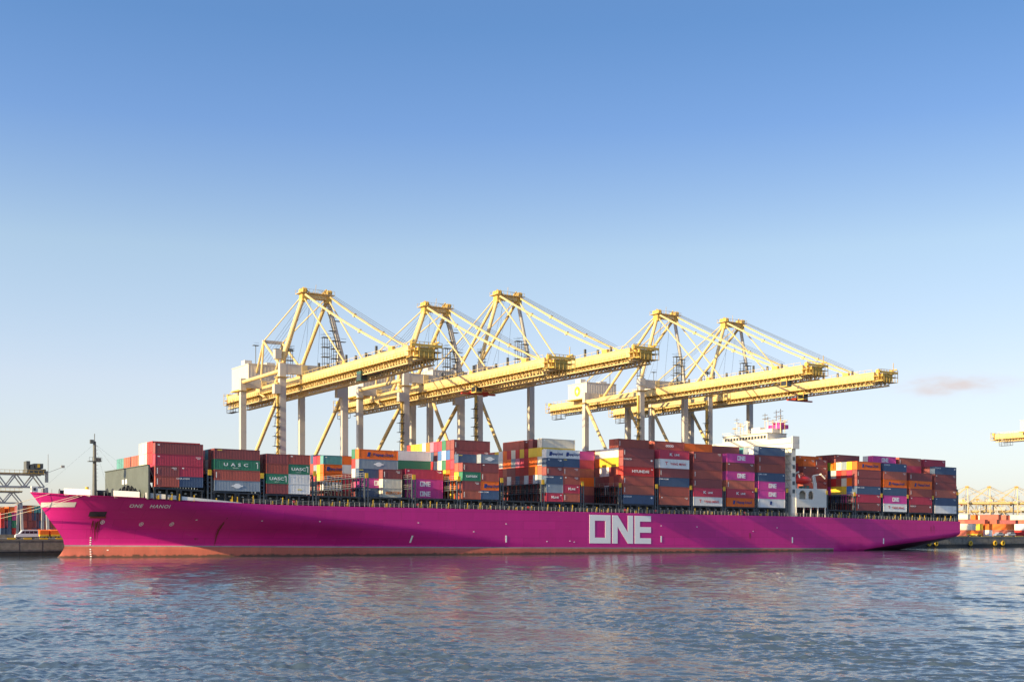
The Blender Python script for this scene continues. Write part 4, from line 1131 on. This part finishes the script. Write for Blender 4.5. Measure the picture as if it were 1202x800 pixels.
def add_trolley(root, gt, dep, y, mt, cab='greenm', drop=3.0, spreader=True):
    mb = MB(); mb.box(-3.0, 3.0, y-3.2, y+3.2, gt-dep-.9, gt-dep-.35); mb.box(-2.4, 2.4, y-2.4, y+2.4, gt-dep-.35, gt-.5)
    for dx in (-2.9, 2.9):
        for dy in (-3, 3): mb.tube((dx-.2,y+dy,gt-dep-.1),(dx+.2,y+dy,gt-dep-.1),.4,8)
    tr = mb.obj('trolley', M[mt], root)
    mb = MB(); zc_ = gt-dep-1.0
    mb.box(-4.6, -2.4, y-6.4, y-3.6, zc_-2.6, zc_); mb.obj('driver_cab', M[cab], tr)
    mb = MB(); mb.box(-4.66, -4.58, y-6.2, y-3.8, zc_-2.2, zc_-.8); mb.box(-4.4,-2.6,y-6.47,y-6.39,zc_-2.3,zc_-.7); mb.obj('window', M['window'], tr)
    if spreader:
        mb = MB(); mb.box(-3.05, 3.05, y-1.1, y+1.1, gt-dep-drop-.5, gt-dep-drop); mb.box(-6.0, 6.0, y-.45, y+.45, gt-dep-drop-.9, gt-dep-drop-.45)
        for dx in (-2.4, 2.4): 
            for dy in (-1,1): mb.bar((dx,y+dy,gt-dep-.9),(dx,y+dy*.8,gt-dep-drop),.06)
        mb.obj('spreader', M['redm'], tr)
QZ = 4.75
cA, gA, dA = build_crane('A', 'shorter pale yellow quay crane standing farthest left, boom over the fore part', (92.45, 50, QZ))
cB, gB, dB = build_crane('B', 'tall pale yellow quay crane in the middle, tallest peak, boom reaching farthest past its neighbour', (162.5, 50, QZ))
c2 = copy_tree(cA); c2.location.x = 134.8; c2['label'] = 'shorter pale yellow quay crane second from the left, peak lower than its right neighbour'
c4 = copy_tree(cB); c4.location.x = 231.3; c4['label'] = 'tall pale yellow quay crane fourth from left, white machinery house visible between its legs'
c5 = copy_tree(cB); c5.location.x = 264.0; c5['label'] = 'tall pale yellow quay crane farthest right behind the ship, boom tip above open sky'
c6 = copy_tree(cB); c6.location.x = 521.0; c6['label'] = 'pale yellow quay crane whose rear girder end enters at the right edge'
add_trolley(cA, gA, dA, -38, 'mast', 'greenm', 2.6, False)
add_trolley(c2, gA, dA, -29, 'ochre', 'ochre', 2.6)
add_trolley(cB, gB, dB, 14, 'ochre', 'redm', 2.6, False)
add_trolley(c4, gB, dB, -62, 'redm', 'ochre', 2.2, False)
add_trolley(c5, gB, dB, -37, 'redm', 'ochre', 2.6)
# far cranes down the quay
far = [(2230, 420, 'left of the three', -1), (2560, 395, 'middle of the three', 1), (2960, 380, 'right of the three', 1)]
def far_dir(u, dist):
    d = view_dir(u, 624.8); return (CX+d.x*dist, CY+d.y*dist)
for u_, dist, nm in ((1134, 2300, 'leftmost of the distant three'), (1160, 2320, 'middle one of the distant three'), (1192, 2340, 'rightmost of the distant three')):
    X_, Y_ = far_dir(u_, dist)
    c = copy_tree(cB); c.location = (X_, Y_, QZ); c.rotation_euler = (0, 0, R(55)); c['label'] = f'tiny pale yellow quay crane on the far quay, {nm}'
    c['group'] = 'distant quay cranes'
for u_, dist, nm in ((1148, 2900, 'low faint one between left and middle'), (1178, 2950, 'low faint one between middle and right')):
    X_, Y_ = far_dir(u_, dist)
    c = copy_tree(cA); c.location = (X_, Y_, QZ); c.rotation_euler = (0, 0, R(-120)); c['label'] = f'tiny pale quay crane far off, {nm}'; c['group'] = 'distant quay cranes'

# ------------------------------------------------------------------ quay, yard, land
mb = MB(); mb.box(-900, 3500, 49.0, 108, -6, QZ-.03); struct(mb.obj('quay', M['asphalt']))
mb = MB(); mb.box(-9000, 12000, 107.9, 16000, -6, QZ+.55); struct(mb.obj('yard_ground', M['asphalt']))
qw = MB(); qw.box(-900, 3500, 48.75, 49.0, -6, .2); qwo = struct(qw.obj('quay_wall', M['wetconc']))
pm = {}
def panel(s0, s1, hue):
    key = round(s1-s0,2)
    if key not in pm:
        m_ = MB(); l = s1-s0; m_.box(.06, l-.06, -.30, 0, 1.35, 4.15); m_.box(0.02, l-.02, -.22, 0, -1, 1.3, 1); m_.box(.25, l-.25, -.36, -.30, 1.75, 3.75)
        pm[key] = m_.mesh('concrete_panel', [M['concrete'], M['wetconc']])
    return link('concrete_panel', pm[key], qwo, (s0, 48.75, 0))
s = -24.0
while s < 24: panel(s, s+6, 0); s += 6
s = 336.0
while s < 480: panel(s, s+9, 0); s += 9
capm = MB(); capm.box(-900, 3500, 48.3, 49.8, 4.15, QZ+.02); capm.obj('coping', M['concrete'], qwo)
for i in range(9):
    s0 = -14+i*4.2; m_ = MB(); m_.box(s0, s0+2.1, 48.28, 48.6, 4.55, QZ+.28); m_.obj('yellow_kerb', M['yellow'], qwo)
for i in range(18):
    s0 = 340+i*8; m_ = MB(); m_.box(s0, s0+5.5, 48.28, 48.6, 4.55, QZ+.24); m_.obj('yellow_kerb', M['ochre'], qwo)
mb = MB(); mb.box(-60, 80, 106, 107.5, QZ, QZ+1.1); tag(mb.obj('barrier_wall', M['concrete']), 'low concrete barrier behind the white van on the left quay', 'barrier')
# tyre fenders on the right quay
def torus(mb, R0, r0, n=16, m_=8):
    b = len(mb.v)
    for i in range(n):
        a_ = 2*math.pi*i/n
        for j in range(m_):
            c_ = 2*math.pi*j/m_; rr = R0+r0*math.cos(c_); mb.v.append((rr*math.cos(a_), r0*math.sin(c_), rr*math.sin(a_)))
    for i in range(n):
        for j in range(m_): mb.f.append((b+i*m_+j, b+i*m_+(j+1)%m_, b+((i+1)%n)*m_+(j+1)%m_, b+((i+1)%n)*m_+j)); mb.m.append(0)
ft = MB(); torus(ft, .85, .38); ft.sm = True; fm = ft.mesh('tyre_fender', M['yellow'])
for i, s in enumerate((376.5, 381.0, 421.0, 426.5, 404.0, 447.0)):
    o = link('tyre_fender', fm, None, (s, 48.0, 1.7)); tag(o, ['round orange fender low on the quay face, nearest the ship\'s stern','round orange fender just right of the one nearest the stern','round orange fender below the silver cars, left of a pair','round orange fender below the silver cars, right of a pair','small round fender midway along the right quay face','round fender near the right edge of the picture'][i], 'fender', 'round fenders on the quay face')

# yard containers, left: long sides facing the sun, ends to the camera
def yard_stack(x, y, tiers, L, where, H=2.9, z=None, rz=R(90)):
    z0 = (QZ+.56) if y > 108 else QZ
    if z is not None: z0 = z
    for k, c in enumerate(tiers):
        lab = f"{CC[c][1]} container, {ORD[k]} tier, {where}"
        make_container(x+2.438, y, z0+k*(H+.03), L, H, c, '', lab, 'containers stacked in the yard', 0, rz, marks=False)
        # its stern doors face away; rotate so that the end shows
def sxy(u, t):       # station for a picture column at depth t
    r_ = (u-601)/1443; Y = t-CY
    return Y*(math.sin(YAW)+r_*math.cos(YAW))/(math.cos(YAW)-r_*math.sin(YAW)) + CX
left = [(1,'nRR','stack at the left picture edge'),(5.5,'nnG','dark stack second from the left edge'),(14.3,'RGM','magenta topped stack left of the van'),(24.0,'mrmm','maroon stack right of the magenta one'),(31.5,'mmmo','stack with an orange top beside the maroon one'),
        (37.5,'nmnt','teal topped stack above the white van'),(43.0,'mnmt','second teal topped stack behind the van'),(48.2,'rmnp','pink topped stack beside the bow'),(54.0,'nmmn','dark stack beside the bow'),(60.5,'bbrr','rust stack nearest the bow')]
for u_, tr, wh_ in left:
    yard_stack(sxy(u_, 196), 196 + 0, list(tr), 12.19, wh_)
left2 = [(-2,'mrro','back row stack at the left edge'),(10,'mroo','back row stack with orange top'),(20,'mrrR','back row stack with red top'),(66,'bbbm','back row stack hidden partly by the bow')]
for u_, tr, wh_ in left2: yard_stack(sxy(u_, 226), 226, list(tr), 12.19, wh_)
# right yard: lit long sides
right = [(1141.5,62,'bk','row of red stacks right of the stern',12.19),(1150,66,'oY','yellow topped stack right of the stern',12.19),(1161,64,'wo','orange topped stack right of the yellow one',6.06),(1176,78,'gk','cream topped stack behind the silver cars',12.19),(1187,62,'bo','rust stack behind the right silver car',12.19),(1198,74,'Yb','stack right of the silver cars',12.19),(1206,62,'Rw','stack at the right picture edge',12.19),(1170,92,'mYb','tall back stack above the silver cars',12.19),(1156,96,'bor','tall back stack right of the yellow container',12.19),(1192,100,'nrm','tall back stack near the right edge',12.19)]
right += [(1136+9*i, 125+14*(i%4), rnd.choice(['krob','bokc','orYo','okbo','wRgr','Yobk','kbro']), f'{ORDN[i]} of the far stacks from the stern', 12.19) for i in range(10)]
for u_, t_, tr, wh_, L_ in right:
    yard_stack(sxy(u_, t_), t_, list(tr), L_, wh_, H=2.9 if len(tr) < 3 else 2.75)

# ------------------------------------------------------------------ vehicles
def wheels(root, xs, ys, r_, y0w=.0):
    for x in xs:
        for y in ys:
            m_ = MB(); m_.tube((x,y-.12,r_),(x,y+.12,r_),r_,16); wl = m_.obj('wheel', M['tyre'], root)
            m_ = MB(); m_.tube((x,y-.14,r_),(x,y+.14,r_),r_*.55,12); m_.obj('rim', M['rail'], wl)
def make_van(x, y, z, rz, label, prof, winds, L_, mt, name='parked_van', cat='van', W_=2.0, wr=.36):
    root = thing(name, label, cat, (x,y,z), None, rz)
    m_ = MB(); m_.prism(prof, 'y', -W_/2, W_/2); m_.obj('body', M[mt], root, fix=True)
    for pl in winds:
        m_ = MB(); m_.prism(pl, 'y', -W_/2-.015, -W_/2+.01); m_.obj('window', M['window'], root, fix=True)
        m_ = MB(); m_.prism(pl, 'y', W_/2-.01, W_/2+.015); m_.obj('window', M['window'], root, fix=True)
    m_ = MB(); m_.box(-.02,.04,-W_/2+.1,-W_/2+.45,.75,.95); m_.box(-.02,.04,W_/2-.45,W_/2-.1,.75,.95); m_.obj('headlight', M['hullwhite'], root)
    m_ = MB(); m_.box(L_-.04,L_+.02,-W_/2+.08,-W_/2+.25,.8,1.3); m_.box(L_-.04,L_+.02,W_/2-.25,W_/2-.08,.8,1.3); m_.obj('tail_light', M['redm'], root)
    m_ = MB(); m_.box(.05,L_,-W_/2-.03,-W_/2+.02,.33,.5); m_.obj('trim', M['tyre'], root)
    wheels(root, (L_*.17, L_*.78), (-W_/2+.14, W_/2-.14), wr)
    return root
vp = [(0,.35),(L:=6.0,.35)][:1] + [(6.0,.35),(6.05,1.0),(5.95,2.35),(5.75,2.5),(2.3,2.5),(1.75,2.3),(1.05,1.38),(.2,1.1),(0.0,.85)]
make_van(sxy(17.5,55), 55, QZ, 0, 'white minibus with dark side windows parked on the left quay', vp,
         [[(1.35,1.45),(1.95,2.15),(2.4,2.15),(2.4,1.42)],[(2.55,1.42),(2.55,2.15),(3.6,2.15),(3.6,1.42)],[(3.7,1.42),(3.7,2.15),(4.7,2.15),(4.7,1.42)],[(4.8,1.42),(4.8,2.15),(5.75,2.15),(5.75,1.42)]], 6.0, 'van')
cp = [(0,.3),(4.7,.3),(4.75,.95),(4.4,1.05),(3.9,1.6),(1.9,1.62),(1.1,1.05),(.1,.85)]
cw = [[(1.3,1.08),(1.95,1.52),(2.6,1.52),(2.6,1.08)],[(2.7,1.08),(2.7,1.52),(3.75,1.5),(4.1,1.08)]]
for u_, nm in ((1167.5,'left of the pair'),(1181.5,'right of the pair')):
    make_van(sxy(u_,51.5), 51.5, QZ, 0, f'silver car parked on the right quay edge, {nm}', [(a_*1.12, b_*1.15) for a_, b_ in cp], [[(a_*1.12, b_*1.15) for a_, b_ in w_] for w_ in cw], 5.3, 'silver', 'parked_car', 'car', 1.85, .34)
def carrier(x, y, label, c1='o'):
    root = thing('transport_vehicle', label, 'vehicle', (x+1.3,y,QZ+.02), 'orange transport vehicles on the quay', R(90))
    m_ = MB(); m_.box(0,6.5,-1.3,1.3,.55,1.1); m_.obj('chassis', M['yellow'], root)
    m_ = MB(); m_.prism([(0.1,1.1),(6.4,1.1),(6.4,1.9),(5.0,2.6),(1.0,2.6),(.1,2.3)],'y',-1.3,1.3); m_.obj('body', M['Co'], root, fix=True)
    m_ = MB(); m_.box(2.4,4.0,-1.22,-1.19,1.3,1.9); m_.obj('window', M['window'], root)
    wheels(root, (1.1, 5.4), (-1.15, 1.15), .5)
carrier(sxy(37,90), 90, 'orange and red flat transport vehicle behind the van'); carrier(sxy(47,88), 88, 'orange and yellow transport vehicle, middle one behind the van'); carrier(sxy(60,88), 88, 'orange and yellow transport vehicle beside the bow')
carrier(sxy(1144,58), 56, 'orange and yellow transport vehicle right of the stern')
# ------------------------------------------------------------------ yard gantry cranes at the left
def truss(mb, x0, x1, y, zb, zt, n, w_=.5, d=.0):
    mb.box(x0, x1, y-.35, y+.35, zt-.5, zt); mb.box(x0, x1, y-.35, y+.35, zb, zb+.45)
    st = (x1-x0)/n
    for k in range(n):
        a_ = x0+k*st; mb.bar((a_,y,zb+.3),(a_+st/2,y,zt-.3),w_); mb.bar((a_+st/2,y,zt-.3),(a_+st,y,zb+.3),w_)
def yard_gantry(u0, u1, t_, zb, zt, label, mach, leg_us):
    x0, x1 = sxy(u0, t_), sxy(u1, t_)
    root = thing('gantry_crane', label, 'crane', (x0, t_, QZ), 'yard gantry cranes')
    Lg = x1-x0; Z0 = lambda z: z-QZ
    for dy in (0, 6):
        m_ = MB(); truss(m_, 0, Lg, dy, Z0(zb), Z0(zt), max(4, int(Lg/6)), .42); m_.obj('truss', M['mast2'] , root)
    m_ = MB(); m_.box(0, Lg, -1.6, -.4, Z0(zt), Z0(zt)+.12); k = 0
    while k < Lg: m_.box(k-.05,k+.05,-1.6,-1.5,Z0(zt),Z0(zt)+1.1); k += 1.6
    m_.box(0,Lg,-1.6,-1.5,Z0(zt)+1.05,Z0(zt)+1.15); m_.obj('walkway', M['ochre'], root)
    for lu in leg_us:
        lx = sxy(lu, t_)-x0
        m_ = MB(); 
        for dy in (-2, 8): m_.bar((lx,dy,0),(lx,3+ (dy-3)*.5,Z0(zb)),.9)
        m_.box(lx-.5,lx+.5,-3,9,0,1.2); m_.obj('leg', M['mast2'], root)
    if mach:
        mx0 = sxy(mach[0], t_)-x0; mx1 = sxy(mach[1], t_)-x0; w0 = mx1-mx0
        m_ = MB(); m_.box(mx0, mx1, -1.5, 7, Z0(zt)+.3, Z0(zt)+1.6); m_.box(mx0, mx0+w0*.2, 0, 5, Z0(zt)+1.6, Z0(zt)+4.4); m_.box(mx0+w0*.42, mx0+w0*.9, 0, 5, Z0(zt)+1.9, Z0(zt)+3.6)
        m_.tube((mx0+w0*.3,0,Z0(zt)+2.3),(mx0+w0*.3,5,Z0(zt)+2.3),1.1,12); m_.obj('trolley', M['mast'], root)
        m_ = MB(); m_.box(mx0+w0*.6, mx0+w0*.72, -.1, 0, Z0(zt)+2.2, Z0(zt)+3.4); m_.obj('panel', M['yellow'], root)
        m_ = MB(); m_.bar((mx1+1,0,Z0(zt)-2),(mx1+1,0,Z0(zt)+7),.16); m_.bar((mx1+.5,0,Z0(zt)-3),(mx1+.5,0,Z0(zt)+1),1.0); m_.bar((mx1+1,0,Z0(zt)+.5),(mx1+6,0,Z0(zt)+2.6),.14); m_.box(mx1+5.4,mx1+6.6,-.3,.3,Z0(zt)+2.3,Z0(zt)+3.2)
        m_.obj('lamp_arm', M['rail'], root)
    return root
M['mast2'] = mat('gantry_grey', (.40, .40, .40), .6, var=.15, dirt=RUST, dirt_amt=.25)
yard_gantry(-60, 52, 150, 22.3, 27.2, 'grey lattice yard gantry crane with machinery on top left of the bow', (31, 53), (-50, 55))
yard_gantry(-60, 26, 185, 17.4, 22.0, 'lower grey lattice yard gantry crane behind the first one', None, (-45, 25))

# ------------------------------------------------------------------ water
def wave(x, y, comps):
    h = 0
    for kx, ky, ph, am in comps: h += am*math.sin(kx*x+ky*y+ph)
    return h
import numpy as np
def water():
    rg = np.random.RandomState(4)
    nphi = 700; phis = np.linspace(R(3), R(63), nphi)          # azimuth from +Y toward +X, seen from the shore point
    rs = [40.0]
    while rs[-1] < 900: rs.append(rs[-1]*(1.0021 + .0025*min(max((rs[-1]-110)/250, 0), 1)) + .002)
    rs = np.array(rs); nr = len(rs)
    P, Q = np.meshgrid(phis, rs, indexing='xy')
    X = CX + Q*np.sin(P); Y = CY + Q*np.cos(P); Zz = np.zeros_like(X)
    step = Q*(.0022 + .0025*np.clip((Q-110)/250, 0, 1))
    wd = R(200)
    for lam in np.geomspace(.32, 7.0, 90):
        k = 2*np.pi/lam; th = wd + rg.normal(0, .55); ph = rg.rand()*6.283
        am = .0095*lam*(1.0 if lam < .65 else (lam/.65)**-.82)
        fade = np.clip((lam/step-2.4)/2.0, 0, 1)
        a_ = np.sin(k*(X*np.cos(th)+Y*np.sin(th))+ph + .8*np.sin(.05*X+.03*Y+ph))
        Zz += am*fade*(a_ + .25*np.cos(2*(k*(X*np.cos(th)+Y*np.sin(th))+ph)))
    # wind patches
    gust = .95+.30*np.sin(.021*X+.6*np.sin(.017*Y))*np.sin(.034*Y+1.1*np.sin(.012*X))
    for lm in (5., 8., 13., 21.):
        for _ in range(3):
            th = rg.rand()*6.283; gust = gust + .14*np.sin(6.283/lm*(X*np.cos(th)*.6+Y*np.sin(th))+rg.rand()*6.283)
    gust = np.clip(gust, .25, 2.0)
    Zz *= gust
    Zz *= np.clip((48.0-Y)/6, 0.0, 1)
    edge = np.clip(np.minimum.reduce([(P-phis[0])/.03, (phis[-1]-P)/.03, (Q-40)/2, (900-Q)/40]), 0, 1); Zz *= edge
    V = np.stack([X, Y, Zz], -1).reshape(-1, 3)
    i = np.arange((nr-1)*nphi).reshape(nr-1, nphi)[:, :-1].ravel()
    F = np.stack([i, i+1, i+1+nphi, i+nphi], 1)
    F = F[:, ::-1]
    me = bpy.data.meshes.new('water'); me.vertices.add(len(V)); me.vertices.foreach_set('co', V.ravel())
    me.loops.add(F.size); me.loops.foreach_set('vertex_index', F.ravel().astype(np.int32)); me.polygons.add(len(F))
    me.polygons.foreach_set('loop_start', np.arange(0, F.size, 4)); me.polygons.foreach_set('loop_total', np.full(len(F), 4))
    me.polygons.foreach_set('use_smooth', [True]*len(F)); me.update(calc_edges=True)
    # outer flat sheets so the harbour goes on beyond the detailed part
    return me
wm = bpy.data.materials.new('harbour_water'); wm.use_nodes = True
t = wm.node_tree; b = t.nodes['Principled BSDF']
b.inputs['Base Color'].default_value = (.048, .075, .105, 1); b.inputs['Roughness'].default_value = .05; b.inputs['IOR'].default_value = 1.333
b.inputs['Specular IOR Level'].default_value = .5
tcn = t.nodes.new('ShaderNodeTexCoord')
prev = None
for sc_, st, di, rot in ((.45, .30, .35, 20), (1.9, .38, .09, 35), (6.0, .4, .03, 10)):
    mp = t.nodes.new('ShaderNodeMapping'); mp.inputs['Rotation'].default_value = (0,0,R(rot)); mp.inputs['Scale'].default_value = (.55,1,1)
    t.links.new(tcn.outputs['Object'], mp.inputs[0])
    nz = t.nodes.new('ShaderNodeTexNoise'); nz.inputs['Scale'].default_value = sc_; nz.inputs['Detail'].default_value = 4; nz.inputs['Roughness'].default_value = .6
    t.links.new(mp.outputs[0], nz.inputs['Vector'])
    bp = t.nodes.new('ShaderNodeBump'); bp.inputs['Strength'].default_value = st; bp.inputs['Distance'].default_value = di
    t.links.new(nz.outputs['Fac'], bp.inputs['Height'])
    if prev: t.links.new(prev.outputs[0], bp.inputs['Normal'])
    prev = bp
t.links.new(prev.outputs[0], b.inputs['Normal'])
me = water(); me.materials.append(wm)
wo = struct(link('water', me))
# the rest of the harbour surface, 5 cm lower so the two sheets never share a plane
mb = MB(); mb.add([(-9000,-9000,-.9),(12000,-9000,-.9),(12000,49,-.9),(-9000,49,-.9)], [(0,1,2,3)])
struct(mb.obj('water', wm))

for o in list(bpy.data.objects):
    if o.parent and o.name.split('.')[0] in {'pedestal','yellow_fitting','deck_lamp','railing','post','guard_rail','walkway','handrail','top_rail','cross_tie','festoon','landing','boom_fitting','stair_flight','stairway','wall_rib','hoist_rope','stay_lug','stiffener','lifebuoy_rack','opening','side_frame','rust_stain','stay_wire','ladder','lamp_arm','catwalk','apex_gear','end_platform','headlight','tail_light','brace','tip_sheave','covered_gear','rail_frame','platform','leg_head','hanger','lettering_mark','hull_mark'}:
        o['kind'] = 'stuff'
